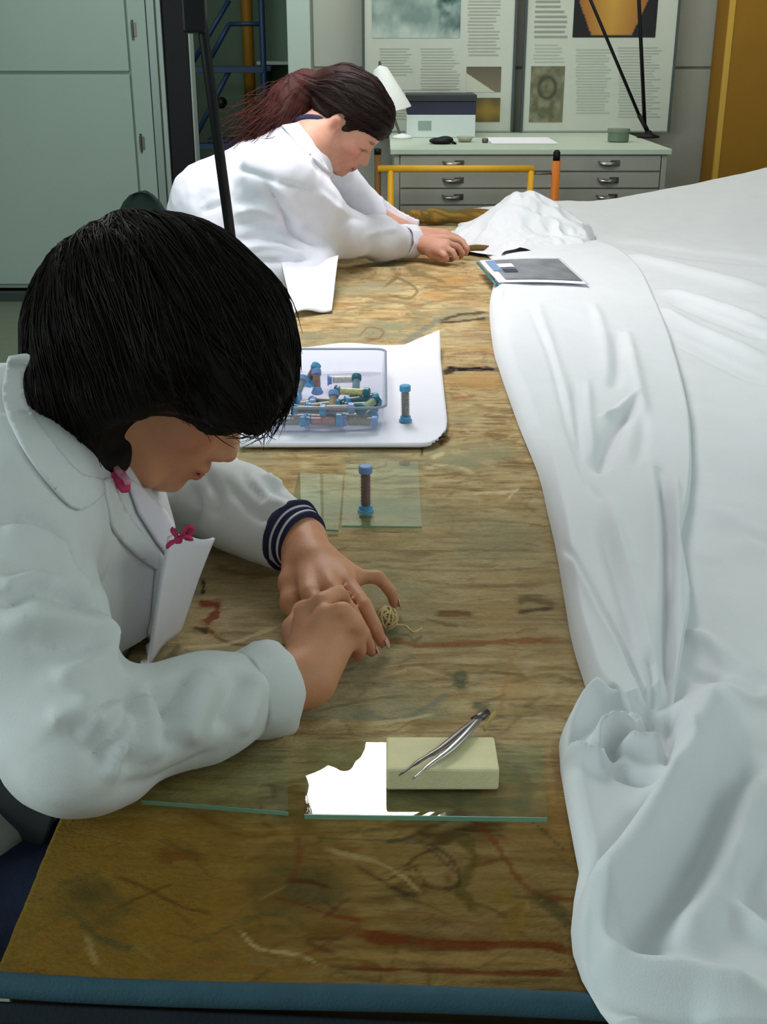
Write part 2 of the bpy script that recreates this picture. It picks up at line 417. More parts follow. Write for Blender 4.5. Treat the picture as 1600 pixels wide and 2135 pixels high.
struct(box('baseboard_left', (-3.6, 6.70, 0), (-1.33, 6.74, .055), mat('dark_skirting', srgb(60, 68, 66), .7), bevel=.003))
struct(box('baseboard_back', (xs_[0], 5.885, 0), (3.38, 5.90, .08), mat('skirting', srgb(90, 92, 86), .7), bevel=.003))

# tall cupboard with sliding doors on the left
yc = 6.78
xr = PY(334, 200, yc).x; xsm = PY(284, 300, yc).x
cup = empty('tall_cupboard', (-2.2, yc, 0.06), 'tall grey-green laminate cupboard filling the left of the room behind the seated worker', 'cupboard')
box('carcass', (-3.55, yc+.022, .06), (xr, yc+.6, 2.5), M['cupboard'], cup)
zl = PY(140, 152, yc).z
box('door', (-3.53, yc, .085), (xsm-.008, yc+.02, zl-.008), M['cupboard'], cup, bevel=.004)
box('door', (-3.53, yc, zl+.008), (xsm-.008, yc+.02, 2.47), M['cupboard'], cup, bevel=.004)
box('frame_stile', (xsm+.004, yc-.004, .07), (xr-.05, yc+.02, 2.5), M['cupboard'], cup, bevel=.004)
box('edge_trim', (xr-.045, yc-.008, .06), (xr, yc+.02, 2.5), M['alu'], cup, bevel=.003)
for py in (62, 298):
    z = PY(298, py, yc).z
    h = MB(); h.tube([(xsm+.03, yc-.008, z-.05), (xsm+.03, yc-.008, z+.05)], .006); h.box((xsm+.02, yc-.008, z-.035), (xsm+.05, yc-.003, z+.035))
    h.build('hinge', M['steel_dark'], cup, bevel=.001)

# black post with aluminium edges
yp = 4.6; a, b = PY(340, 200, yp).x, PY(406, 200, yp).x
post = empty('black_post', ((a+b)/2, yp, 0), 'thick black upright post with thin aluminium edges, beside the grey-green cupboard', 'post')
box('upright', (a+.022, yp-.03, 0), (b-.008, yp+.05, 2.98), M['black'], post, bevel=.004)
box('edge_strip', (a, yp-.035, 0), (a+.017, yp+.05, 2.98), M['alu'], post)
box('edge_strip', (b-.007, yp-.035, 0), (b, yp+.05, 2.98), M['alu'], post)
box('base_plate', (a-.06, yp-.1, 0), (b+.06, yp+.12, .012), M['black'], post)

# blue steel stair trolley in the alcove + ochre pipe
yl = 7.0
def A(px, py, y=yl): return PY(px, py, y)
st = empty('library_steps', (A(470, 200).x, yl, 0), 'blue steel rolling library steps standing in the alcove behind the far worker', 'steps')
def bar(name, p, q, r, mm, par, n=8): return tube(name, [p, q], r, mm, par, n)
xL, xR = A(405, 200).x, A(552, 200).x
for x, zt in ((xL, PY(0, 135, yl).z), (xR, 2.2)):
    bar('frame_post', (x, yl, 0), (x, yl, zt), .017, M['blueframe'], st)
zt = A(0, 140).z; zb = A(0, 300).z
for y2 in (yl, yl+.45):
    box('tread', (xL, y2-.02, zt-.03), (xR, y2+.1, zt), M['blueframe'], st)
    box('tread', (xL, y2-.02, zb-.03), (xR, y2+.1, zb), M['blueframe'], st)
for z in (.25, .55): box('tread', (xL, yl-.05, z), (xR, yl+.25, z+.03), M['blueframe'], st)
bar('brace', A(478, 0), A(402, 130), .014, M['blueframe'], st)
bar('brace', A(478, 148), A(405, 290), .014, M['blueframe'], st)
bar('brace', A(478, 50), A(552, 50), .012, M['blueframe'], st)
bar('handrail', A(440, 120), A(478, 50), .014, M['blueframe'], st)
MB().lathe([(0, 0), (.03, .004), (.03, .03), (0, .034)], A(462, 215)-Vector((0, .02, 0)), (.3, -1, .2)).build('brake_pedal', M['black'], st, smooth=True)
xo = A(522, 200, 7.75).x
pp = empty('ochre_pipe', (xo, 7.75, 0), 'vertical ochre pipe running up the alcove behind the blue steps', 'pipe')
tube('pipe_run', [(xo, 7.75, 0), (xo, 7.75, 2.99)], .036, M['ochre'], pp, 16)
for z in (.9, 1.75): MB().lathe([(.037, 0), (.048, .004), (.048, .03), (.037, .034)], (xo, 7.75, z)).build('pipe_clamp', M['brown'], pp)
z1 = A(560, 128, 7.6).z
sh = empty('wall_shelf', (A(570, 128, 7.6).x, 7.9, z1), 'small pale shelf on the alcove wall right of the blue steps', 'shelf')
box('board', (A(535, 128, 7.6).x, 7.6, z1-.02), (XW-.0, 8.1, z1), M['cupboard'], sh)
for x in (A(545, 128, 7.6).x, XW-.05): MB().prism([(0, 0), (.3, 0), (0, -.22)], x, x+.012, lambda p, q, t: (t, 8.1-p, z1-.02+q)).build('bracket', M['steel_dark'], sh)

# ochre column on the right
yo = 5.6; xo1 = PY(1515, 200, yo).x-.012
co = empty('ochre_column', (xo1+.25, yo, 0), 'wide ochre-painted column at the right edge of the photo', 'column')
box('shaft', (xo1, yo, 0), (xo1+.55, yo+.28, 2.99), M['ochre'], co, bevel=.01)
box('corner_bead', (xo1-.012, yo-.004, 0), (xo1+.012, yo+.02, 2.99), mat('ochre_edge', srgb(205, 160, 60), .5), co)

# chair behind the near worker
CH = 3.95; cg = PY(296, 425, CH)
ch = empty('office_chair', (cg.x, CH, 0), 'dark green upholstered office chair standing behind the near worker', 'chair')
ztop = PY(296, 402, CH).z
V = []; F = []; n = 24
bk = MB(); rows = [(ztop, .02), (ztop-.008, .04), (ztop-.03, .062), (ztop-.07, .085), (ztop-.16, .13), (ztop-.28, .17), (ztop-.38, .17), (ztop-.42, .13)]
for z, hw in rows:
    for k in range(n):
        t = 2*math.pi*k/n; V.append((cg.x+hw*math.copysign(abs(math.cos(t))**.6, math.cos(t)), CH+.03*math.sin(t)+.04*(1-abs(math.cos(t))), z))
for i in range(len(rows)-1):
    for k in range(n): F.append((i*n+k, i*n+(k+1) % n, (i+1)*n+(k+1) % n, (i+1)*n+k))
F += [tuple(range(n)), tuple((len(rows)-1)*n+k for k in range(n))]
mesh('backrest', V, F, M['chairgreen'], ch, smooth=True)
box('seat', (cg.x-.22, CH-.3, .44), (cg.x+.22, CH+.12, .51), M['chairgreen'], ch, bevel=.03, seg=4)
tube('back_bar', [(cg.x, CH-.1, .43), (cg.x, CH+.08, .45), (cg.x, CH+.06, .7)], .014, M['black'], ch)
tube('column', [(cg.x, CH-.1, .1), (cg.x, CH-.1, .44)], .025, M['black'], ch)
for k in range(5):
    t = 2*math.pi*k/5+.3; e = Vector((cg.x+.27*math.cos(t), CH-.1+.27*math.sin(t), .075))
    tube('leg', [(cg.x, CH-.1, .11), e], [.022, .014], M['black'], ch)
    MB().lathe([(0, -.012), (.026, -.012), (.03, 0), (.026, .012), (0, .012)], e-Vector((0, 0, .045)), (math.sin(t), -math.cos(t), 0), 16).build('castor', M['black'], ch, smooth=True)

# ------------------------------------------------------------------ plan chest
yf = 4.85; ybk = 5.80; zc = 1.0
cx0, cx1 = PY(822, 308, yf).x, PY(1394, 308, yf).x
cab = empty('plan_chest', ((cx0+cx1)/2, yf, 0), 'grey steel plan chest with wide shallow drawers and a pale top', 'drawer cabinet')
box('top', (cx0-.015, yf-.02, zc-.022), (cx1+.012, ybk, zc), M['cabtop'], cab, bevel=.003)
box('body', (cx0, yf+.012, .06), (cx1, ybk-.01, zc-.022), M['cabinet'], cab)
box('plinth', (cx0+.02, yf+.05, 0), (cx1-.02, ybk-.05, .06), M['black'], cab)
box('side_stile', (cx1-.022, yf, .06), (cx1, yf+.012, zc-.024), M['cabinet'], cab)
box('side_stile', (cx0, yf, .06), (cx0+.022, yf+.012, zc-.024), M['cabinet'], cab)
def zat(py): return PY(1100, py, yf).z
ztops = zc-.026; dh = (zat(333)-zat(438))/3.0
z = ztops
for k in range(13):
    z0 = z-dh+.006
    if z0 < .07: break
    d = box('drawer', (cx0+.026, yf-.004, z0), (cx1-.026, yf+.03, z), M['cabinet'], cab, bevel=.002)
    for px in (942, 1266):
        hx = PY(px, 350, yf).x; hz = (z+z0)/2
        h = MB(); h.tube([(hx-.035, yf-.004, hz+.006), (hx-.03, yf-.02, hz), (hx, yf-.026, hz-.004), (hx+.03, yf-.02, hz), (hx+.035, yf-.004, hz+.006)], [.004, .008, .010, .008, .004], 8)
        h.build('handle', M['steel'], d, smooth=True)
        MB().box((hx+.012, yf-.007, hz-.012), (hx+.05, yf-.004, hz+.012)).build('label_holder', M['steel_dark'], d, bevel=.001)
    z -= dh

# posters on the chest
def poster(px0, px1, py1, name, label, prints):
    y = 5.78; z0 = zc+.001; x0, x1 = PY(px0, py1, y).x, PY(px1, py1, y).x; H = (x1-x0)*1.42
    o = empty(name, ((x0+x1)/2, y, z0), label, 'poster')
    box('board', (x0, y, z0), (x1, y+.012, z0+H), M['poster'], o)
    for q in ((x0-.008, x0+.004, z0, z0+H), (x1-.004, x1+.008, z0, z0+H), (x0, x1, z0, z0+.008), (x0, x1, z0+H-.008, z0+H)):
        box('frame', (q[0], y-.006, q[2]), (q[1], y+.014, q[3]), M['posterframe'] if q[1]-q[0] < .02 else M['alu'], o, bevel=.001)
    for nm, a, b, c, d, fn in prints:
        p0, p1 = PY(a, d, y-.001), PY(b, c, y-.001); nx, nz = 70, 60; V = []; F = []; C = []
        zt = p1.z if c > -5 else p1.z+.12
        for i in range(nx+1):
            for j in range(nz+1):
                u, v = i/nx, j/nz; V.append((p0.x+(p1.x-p0.x)*u, y-.0015, p0.z+(zt-p0.z)*v)); C.append(fn(u, v))
        for i in range(nx):
            for j in range(nz): k = i*(nz+1)+j; F.append((k, k+nz+1, k+nz+2, k+1))
        mesh(nm, V, F, M['print'], o, smooth=True, col=np.array(C))
    return o, y
def lines(o, y, a, b, c, d, step, dark, jit=.12):
    mb = MB(); q = c
    mm = mat('print_ink', srgb(*dark), .8)
    while q < d:
        e = b-(b-a)*random.random()*jit*2; p0, p1 = PY(a+random.random()*4, q+step*.42, y-.001), PY(e, q, y-.001)
        mb.box((p0.x, y-.0012, p0.z), (p1.x, y+.001, p1.z)); q += step
    mb.build('text_lines', mm, o, bevel=0)
lin = lambda r, g, b: np.array(srgb(r, g, b)[:3])
def mixc(a, b, t): t = min(max(t, 0), 1); return a*(1-t)+b*t
def rock(u, v):
    n = fbm(np.array([[u*5, v*4, 1.5]]), 4)[0]; n2 = fbm(np.array([[u*9, v*7, 4]]), 3)[0]
    c = mixc(lin(120, 142, 136), lin(186, 198, 190), n*1.6+.5)
    return mixc(c, lin(30, 78, 76), (n2*1.6 + (u-.5)*1.2 + (v-.5)*1.3))
def vase(u, v):
    w_ = .43-.30*max(0, .45-v)**1.1*1.6; d = abs(u-.47)
    body = mixc(lin(196, 150, 62), lin(150, 88, 42), d/.45+.3*(.4-v))
    return lin(22, 18, 22) if d > w_ or v < .03 else body
def relief(u, v):
    n = fbm(np.array([[u*6, v*9, 8]]), 3)[0]; e = abs(math.hypot((u-.5)*1.2, (v-.62)*1.6)-.3)
    c = mixc(lin(96, 94, 66), lin(140, 138, 116), n*.9+.4); return mixc(c, lin(62, 62, 40), 1-e*9) if e < .11 else c
def vessel(u, v):
    return lin(196, 196, 178) if v < .75-.9*u else mixc(lin(120, 112, 92), lin(96, 88, 70), v)
def gold(u, v): return mixc(lin(150, 124, 44), lin(96, 84, 46), abs(v-.45)*2+.2*math.sin(u*9))
o, y = poster(760, 1066, 271, 'poster_board', 'framed exhibition poster with a blue-grey picture, standing left on the plan chest',
    [('picture', 776, 963, -60, 79, rock), ('picture', 972, 1046, 139, 192, vessel), ('picture', 985, 1044, 204, 254, gold)])
lines(o, y, 975, 1045, -20, 118, 7, (166, 168, 158)); lines(o, y, 790, 862, 100, 160, 6, (176, 180, 168)); lines(o, y, 876, 960, 100, 185, 6, (176, 180, 168)); lines(o, y, 790, 960, 186, 250, 6, (178, 182, 170))
o, y = poster(1088, 1393, 274, 'poster_board', 'framed exhibition poster with a round ochre pot on black, standing right',
    [('picture', 1194, 1378, -60, 78, vase), ('picture', 1103, 1179, 138, 255, relief)])
lines(o, y, 1114, 1184, -20, 80, 10.5, (146, 150, 140)); lines(o, y, 1200, 1276, 102, 235, 6, (176, 180, 168)); lines(o, y, 1288, 1380, 98, 245, 6, (176, 180, 168)); lines(o, y, 1112, 1180, 92, 130, 7, (180, 184, 170))

# things on the chest
def onchest(px, py, y): p = PY(px, py, y); return Vector((p.x, y, zc))
y = 5.45; q0, q1 = PY(848, 278, y), PY(992, 240, y); hz = q1.z-zc
bx = empty('archive_box', ((q0.x+q1.x)/2, y, zc+.001), 'white card box with a grey label, under the dark navy box', 'box')
box('box_body', (q0.x, y, zc+.001), (q1.x, y+.25, zc+.001+hz), M['boxwhite'], bx)
l0, l1 = PY(872, 272, y), PY(900, 252, y); box('label', (l0.x, y-.0015, l0.z), (l1.x, y+.001, l1.z), mat('grey_label', srgb(140, 158, 150), .7), bx, bevel=0)
bd = empty('lidded_box', ((q0.x+q1.x)/2, y, zc+.002+hz), 'dark navy box lying on top of the white card box', 'box')
zt = PY(900, 197, y).z
box('box_body', (q0.x+.002, y+.002, zc+.002+hz), (q1.x+.002, y+.25, zt-.03), M['boxdark'], bd, bevel=.003)
box('lid', (q0.x-.002, y-.004, zt-.029), (q1.x+.004, y+.254, zt), mat('charcoal_lid', srgb(46, 50, 54), .5), bd, bevel=.004)
p = onchest(920, 293, 5.1)
bg = empty('scissor_pouch', p, 'small black pouch lying at the front of the plan chest', 'pouch')
V, Q = (lambda f: (f.ell((p.x, 5.1, zc+.012), (.052, .05, .014), k=.01), f.ell((p.x+.02, 5.09, zc+.018), (.03, .03, .014), k=.01), f.plane((0, 0, zc+.0005), (0, 0, -1)), f.mesh())[-1])(Field((p.x-.08, 5.0, zc-.02), (p.x+.08, 5.2, zc+.05), .004))
mesh('pouch_body', V, Q, M['black'], bg, smooth=True)
tube('strap', [(p.x+.03, 5.08, zc+.02), (p.x+.06, 5.06, zc+.004), (p.x+.05, 5.12, zc+.004)], .004, M['black'], bg)
p = onchest(970, 290, 5.2)
bw = empty('beige_dish', p+Vector((0, 0, .001)), 'small beige dish next to the black pouch on the plan chest', 'dish')
MB().lathe([(0, 0), (.025, 0), (.038, .022), (.035, .022), (.022, .004), (0, .004)], p+Vector((0, 0, .001)), n=28).build('bowl', mat('beige', srgb(172, 168, 148), .6), bw, smooth=True)
tag(MB().lathe([(0, 0), (.012, 0), (.014, .008), (.012, .018), (0, .02)], onchest(1012, 296, 5.15)+Vector((0, 0, .001)), n=16).build('bottle_cap', M['steel_dark'], smooth=True), 'small dark round cap right of the beige dish', 'cap')
p0, p1 = onchest(1010, 296, 5.0), onchest(1150, 283, 5.3)
tag(box('paper_sheet', (p0.x+.04, 5.08, zc+.001), (p1.x, 5.42, zc+.004), M['paper'], bevel=0), 'white sheet of paper lying on the middle of the plan chest', 'paper')
p = onchest(1289, 297, 5.2)
rl = empty('grey_cup', p+Vector((0, 0, .001)), 'low grey-green round tin standing on the right of the plan chest', 'tin')
MB().lathe([(0, 0), (.04, 0), (.045, .004), (.045, .045), (.04, .05), (0, .05)], p+Vector((0, 0, .001)), n=32).build('tin_body', mat('grey_green_tin', srgb(104, 122, 102), .5), rl, smooth=False, bevel=.001)
MB().lathe([(.046, .04), (.048, .042), (.048, .054), (.0, .056)], p+Vector((0, 0, .001)), n=32).build('lid', mat('grey_lid', srgb(120, 132, 114), .5), rl)
# black arm lamp: base and two thin arms rising out of the frame
p = onchest(1352, 284, 5.45)
al = empty('arm_lamp', p+Vector((0, 0, .001)), 'black desk lamp with two thin arms on the right of the plan chest', 'lamp')
MB().lathe([(0, 0), (.05, 0), (.052, .006), (.02, .016), (.012, .03), (0, .03)], p+Vector((0, 0, .001)), n=28).build('base', M['black'], al, smooth=True)
j = Vector((PY(1345, 262, 5.45).x, 5.45, PY(1345, 262, 5.45).z)); j2 = PY(1333, 240, 5.45)
tube('stem', [p+Vector((0, 0, .02)), j, j2], .010, M['black'], al)
e1 = j2+(PY(1232, 0, 5.45)-j2)*1.35; e2 = j2+(PY(1329, 0, 5.45)-j2)*1.5
tube('arm', [j2, e1], .0072, M['black'], al); tube('arm', [j, e2], .0085, M['black'], al)
tube('head_arm', [e1, e2+Vector((-.02, -.02, .02))], .008, M['black'], al)
MB().lathe([(.02, .1), (.05, .06), (.08, 0), (.077, 0), (.046, .06), (.0, .1)], e1+Vector((-.07, -.02, -.02)), (.3, 0, 1), 28).build('shade', M['black'], al, smooth=True)

# white cone lamp behind the far worker's head
yq = 5.3
tip = PY(792, 136, yq); base = PY(822, 262, yq)
wl = empty('cone_lamp', (base.x, yq, zc+.001), 'small white cone-shaded lamp behind the head of the far worker', 'lamp')
ax = (tip-PY(812, 232, yq)).normalized(); L = (tip-PY(812, 232, yq)).length
wb0 = PY(812, 232, yq)
MB().lathe([(.098, 0), (.096, .01), (.030, L-.014), (.0, L), (.0, L-.01), (.026, L-.02), (.092, .008), (.098, 0)], wb0, ax, 32).build('shade', M['lampshade'], wl, smooth=True)
MB().lathe([(0, .02), (.02, .02), (.024, .04), (.012, .07), (0, .08)], wb0, ax, 16).build('bulb', mat('lit_bulb', (1, .98, .95, 1), .5, emit=9), wl, smooth=True)
tube('stem', [tip-ax*.02, tip+Vector((-.0, .06, .01)), (tip.x, yq+.12, tip.z-.05), (cx0+.03, yq+.1, zc+.02)], .006, M['steel_dark'], wl)
MB().lathe([(0, 0), (.045, 0), (.045, .01), (.01, .02), (0, .02)], (cx0+.04, yq+.1, zc+.001), n=24).build('base', M['lampshade'], wl, smooth=True)

# yellow tubular frame (trolley)
yy = 4.66
def Y(px, py, y=yy): return PY(px, py, y)
tr = empty('yellow_trolley', (Y(950, 350).x, yy, 0), 'yellow tubular steel trolley frame standing in front of the plan chest', 'trolley')
def yb(n, p, q, r, mm): return tube(n, [p, q], r, mm, tr, 10)
za = Y(900, 352).z
x1, x2, x3, x4 = Y(788, 350).x, Y(815, 350).x, Y(1108, 350).x, Y(1160, 350).x
yb('side_post', (x1, yy+.01, 0), (x1, yy+.01, Y(788, 322).z), .013, M['brown'])
yb('upright', (x2, yy, 0), (x2, yy, za), .013, M['yellow'])
yb('top_rail', (x1, yy, za), (x3+.01, yy, za), .0135, M['yellow'])
yb('upright', (x3, yy, 0), (x3, yy, za), .013, M['yellow'])
yb('pin', (x3, yy, Y(1130, 362).z), (x4, yy, Y(1130, 362).z), .004, M['steel_dark'])
yb('knob_post', (x4, yy, Y(1160, 395).z-.6), (x4, yy, Y(1160, 335).z), .017, M['orange'])
MB().lathe([(0, 0), (.014, 0), (.014, .03), (.008, .04), (0, .04)], (x4, yy, Y(1160, 335).z), n=16).build('post_cap', M['black'], tr, smooth=True)
MB().lathe([(0, 0), (.014, 0), (.014, .02), (.0, .024)], (x1, yy+.01, Y(788, 322).z), n=16).build('post_cap', M['black'], tr, smooth=True)
yb('cross_rail', (x1, yy, .35), (x4, yy, .35), .013, M['yellow'])
yb('leg', (x4, yy, 0), (x4, yy, .4), .013, M['orange'])

# black pole clamped on the table edge, leaning, carrying the fluorescent fixture
yk = 2.35
pa, pb = PY(415, 0, yk), PY(486, 530, yk); dr = (pa-pb).normalized()
bot = pb + dr*((T-.045-pb.z)/dr.z); top = pb + dr*((1.98-pb.z)/dr.z)
pl = empty('clamp_pole', bot, 'slim leaning black pole clamped to the table, in front of the far worker', 'pole')
tube('shaft', [bot, top], .0105, M['black'], pl, 12)
pk = PY(408, 28, yk); MB().box((pk.x-.024, yk-.02, pk.z-.035), (pk.x+.02, yk+.02, pk.z+.09)).build('joint_block', M['black'], pl, bevel=.006)
c = MB(); c.box((bot.x-.02, yk-.02, T-.075), (-.262, yk+.02, T-.065)); c.box((bot.x-.02, yk-.02, T-.07), (bot.x+.012, yk+.02, T+.02)); c.box((bot.x-.02, yk-.02, T+.014), (-.262, yk+.02, T+.022))
c.build('clamp', M['black'], pl, bevel=.002)
# fixture hung over the middle of the table
fx0, fx1, fy0, fy1, fz = -.54, .16, 2.45, 3.42, 2.25
fl = empty('ceiling_light', ((fx0+fx1)/2, (fy0+fy1)/2, fz), 'fluorescent light box hanging over the middle of the table, seen mirrored in the glass', 'lamp')
box('housing', (fx0-.02, fy0-.02, fz+.01), (fx1+.02, fy1+.02, fz+.07), M['lampshade'], fl, bevel=.004)
box('diffuser', (fx0, fy0, fz), (fx1, fy1, fz+.012), M['lampglow'], fl, bevel=0)
for x in (fx0+.1, fx1-.1):
    for yv in (fy0+.15, fy1-.15): tube('cable', [(x, yv, fz+.07), (x, yv, 3.0)], .003, M['black'], fl, 6)

# ------------------------------------------------------------------ table
NEAR = lambda x: .605 - .06*(x+.27)           # near edge runs slightly askew
TX0, TX1, TY1 = -.262, 1.95, 4.42
tb = empty('work_table', (.8, 2.5, 0), 'long work table under the tapestry, with a teal padded front edge', 'table')
mb = MB(); pol = [(TX0, NEAR(TX0)+.012), (TX1, NEAR(TX1)+.012), (TX1, TY1), (TX0, TY1)]
mb.prism(pol, T-.05, T-.008, lambda a, b, t: (a, b, t)).build('tabletop', M['wood'], tb, bevel=.003)
for x, y in ((TX0+.08, .75), (TX1-.1, .75), (TX0+.08, TY1-.1), (TX1-.1, TY1-.1), (TX0+.08, 2.2), (TX1-.1, 2.2)):
    box('leg', (x-.03, y-.03, 0), (x+.03, y+.03, T-.05), M['wood'], tb)
pts = [(x, NEAR(x)-.002+.002*math.sin(x*9), T-.006+.0015*math.sin(x*14+1)) for x in np.linspace(TX0-.25, TX1, 60)]
tube('padded_edge', pts, .0085, M['teal'], tb, 16)
V = []; F = []; xs = np.linspace(TX0-.25, TX1, 160)
for i, x in enumerate(xs):
    for j in range(14):
        t = j/13; V.append((x, NEAR(x)-.009-.03*t+.006*math.sin(x*38+t)*t, T-.016-.42*t))
for i in range(159):
    for j in range(13): k = i*14+j; F.append((k, k+14, k+15, k+1))
solid(mesh('hanging_cover', V, F, M['dark'], tb, smooth=True), .003)
tube('cover_seam', [(x, NEAR(x)-.0175, T-.034) for x in np.linspace(TX0-.25, TX1, 50)], .003, M['teal'], tb, 8)

# ------------------------------------------------------------------ tapestry (colours woven in per vertex, shade mixed in at the near end)
ys = [NEAR(0)+.0]; 
while ys[-1] < TY1-.02: ys.append(ys[-1] + max(.0018, .0018*(ys[-1]/.75)**1.25))
ys = np.array(ys); nx = 330; us = np.linspace(0, 1, nx); XR = .62
X, Yg = np.meshgrid(TX0+(XR-TX0)*us, ys, indexing='ij')
Yg = Yg + (NEAR(X)-NEAR(0))*np.clip(1-(Yg-.6)/1.0, 0, 1)
n_ = lambda a, b, c, o=3: fbm(np.stack([X.ravel()*a, Yg.ravel()*b, np.full(X.size, c)], 1), o).reshape(X.shape)
pxl, pyl = project(np.stack([X.ravel(), Yg.ravel(), np.full(X.size, T)], 1)); pxl = pxl.reshape(X.shape); pyl = pyl.reshape(X.shape)
Z = T + .0012*n_(30, 120, 1, 2) + .0016*n_(9, 14, 2, 2)
Z += .016*np.exp(-((Yg-3.22-.15*(X-.1))/.035)**2)*np.clip((.22-X)/.1, 0, 1)*np.clip((X+.25)/.1, 0, 1)
Cc = np.zeros(X.shape+(3,))
def blend(c, t): 
    global Cc
    t = np.clip(t, 0, 1)[..., None]; Cc = Cc*(1-t) + np.array(srgb(*c)[:3])*t
Cc[:] = srgb(184, 158, 112)[:3]
st1, st2, pt = n_(10, 90, 3), n_(22, 240, 4, 2), n_(7, 9, 5)
blend((206, 182, 138), (st1*1.1)); blend((150, 118, 72), -st1*1.0-.05); st3 = n_(30, 420, 6, 2); blend((112, 84, 54), (-st3-.25)*1.6); blend((128, 100, 66), (-st2-.15)*1.3)
wx, wy = n_(9, 13, 21, 2)*.045, n_(11, 9, 22, 2)*.035
def contour(sx, sy, seed, wd, c, amt, msk=1.0):
    f = fbm(np.stack([(X+wx).ravel()*sx, (Yg+wy).ravel()*sy, np.full(X.size, seed)], 1), 2).reshape(X.shape)
    br = np.clip(n_(16, 16, seed+3, 2)*3+.75, 0, 1)
    blend(c, np.exp(-(f/wd)**2)*amt*br*msk)
nearm = np.clip((pyl-1560)/120, 0, 1); farm = 1-nearm
contour(16, 26, 31, .050, (112, 88, 56), .55, farm); contour(12, 44, 32, .045, (96, 84, 60), .50, farm); contour(10, 30, 36, .05, (214, 194, 152), .5, farm); contour(20, 60, 37, .06, (150, 104, 66), .4, farm)
contour(15, 24, 33, .055, (56, 44, 28), .9, nearm); contour(20, 22, 34, .045, (214, 190, 130), .75, nearm); contour(9, 34, 35, .05, (116, 62, 30), .8, nearm); contour(30, 40, 38, .07, (88, 92, 54), .75, nearm); contour(26, 52, 39, .08, (150, 120, 66), .5, nearm)
pt2 = n_(26, 34, 41, 3); blend((214, 192, 146), (pt2-.12)*1.1*farm); blend((132, 112, 76), (-pt2-.12)*1.3*farm); blend((156, 134, 84), (pt2-.08)*1.6*nearm); blend((86, 74, 44), (-pt2-.08)*1.8*nearm); blend((198, 180, 140), (st2-.2)*1.3)
blend((150, 146, 116), (pt-.12)*1.8*(pyl < 1500)); blend((186, 142, 84), (-pt-.15)*1.6)
blend((146, 132, 100), np.clip((pyl-980)/150, 0, 1)*np.clip((1500-pyl)/200, 0, 1)*.45)
# gold ground of the near left corner, darker olive lower down
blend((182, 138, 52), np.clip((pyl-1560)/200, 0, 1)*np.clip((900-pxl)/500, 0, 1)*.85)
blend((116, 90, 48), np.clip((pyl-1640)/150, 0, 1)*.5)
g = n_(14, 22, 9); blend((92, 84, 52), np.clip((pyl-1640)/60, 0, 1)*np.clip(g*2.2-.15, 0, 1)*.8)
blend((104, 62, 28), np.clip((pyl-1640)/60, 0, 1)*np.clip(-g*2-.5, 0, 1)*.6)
def stroke(pts, wd, c, amt=.85, rough=.35, elong=1.0):
    p = bez(pts, len(pts)*5); lo, hi = p.min(0)-wd*3, p.max(0)+wd*3
    m = (pxl > lo[0]) & (pxl < hi[0]) & (pyl > lo[1]) & (pyl < hi[1])
    if not m.any(): return
    q = np.stack([pxl[m], pyl[m]], 1); D, t = polydist(q, p)
    ed = fbm(np.stack([X[m]*60, Yg[m]*160, np.full(m.sum(), 3.0)], 1), 2)
    a = np.clip((wd*(1+rough*2*ed)-D)/(wd*.45), 0, 1)*np.clip(np.minimum(t, 1-t)*9+.35, 0, 1)*amt
    Cc[m] = Cc[m]*(1-a[:, None]) + np.array(srgb(*c)[:3])*a[:, None]
BR, RU, DK, GN, LT, GY, GO = (92, 58, 34), (128, 66, 34), (48, 40, 34), (84, 92, 62), (212, 192, 150), (128, 130, 116), (176, 138, 52)
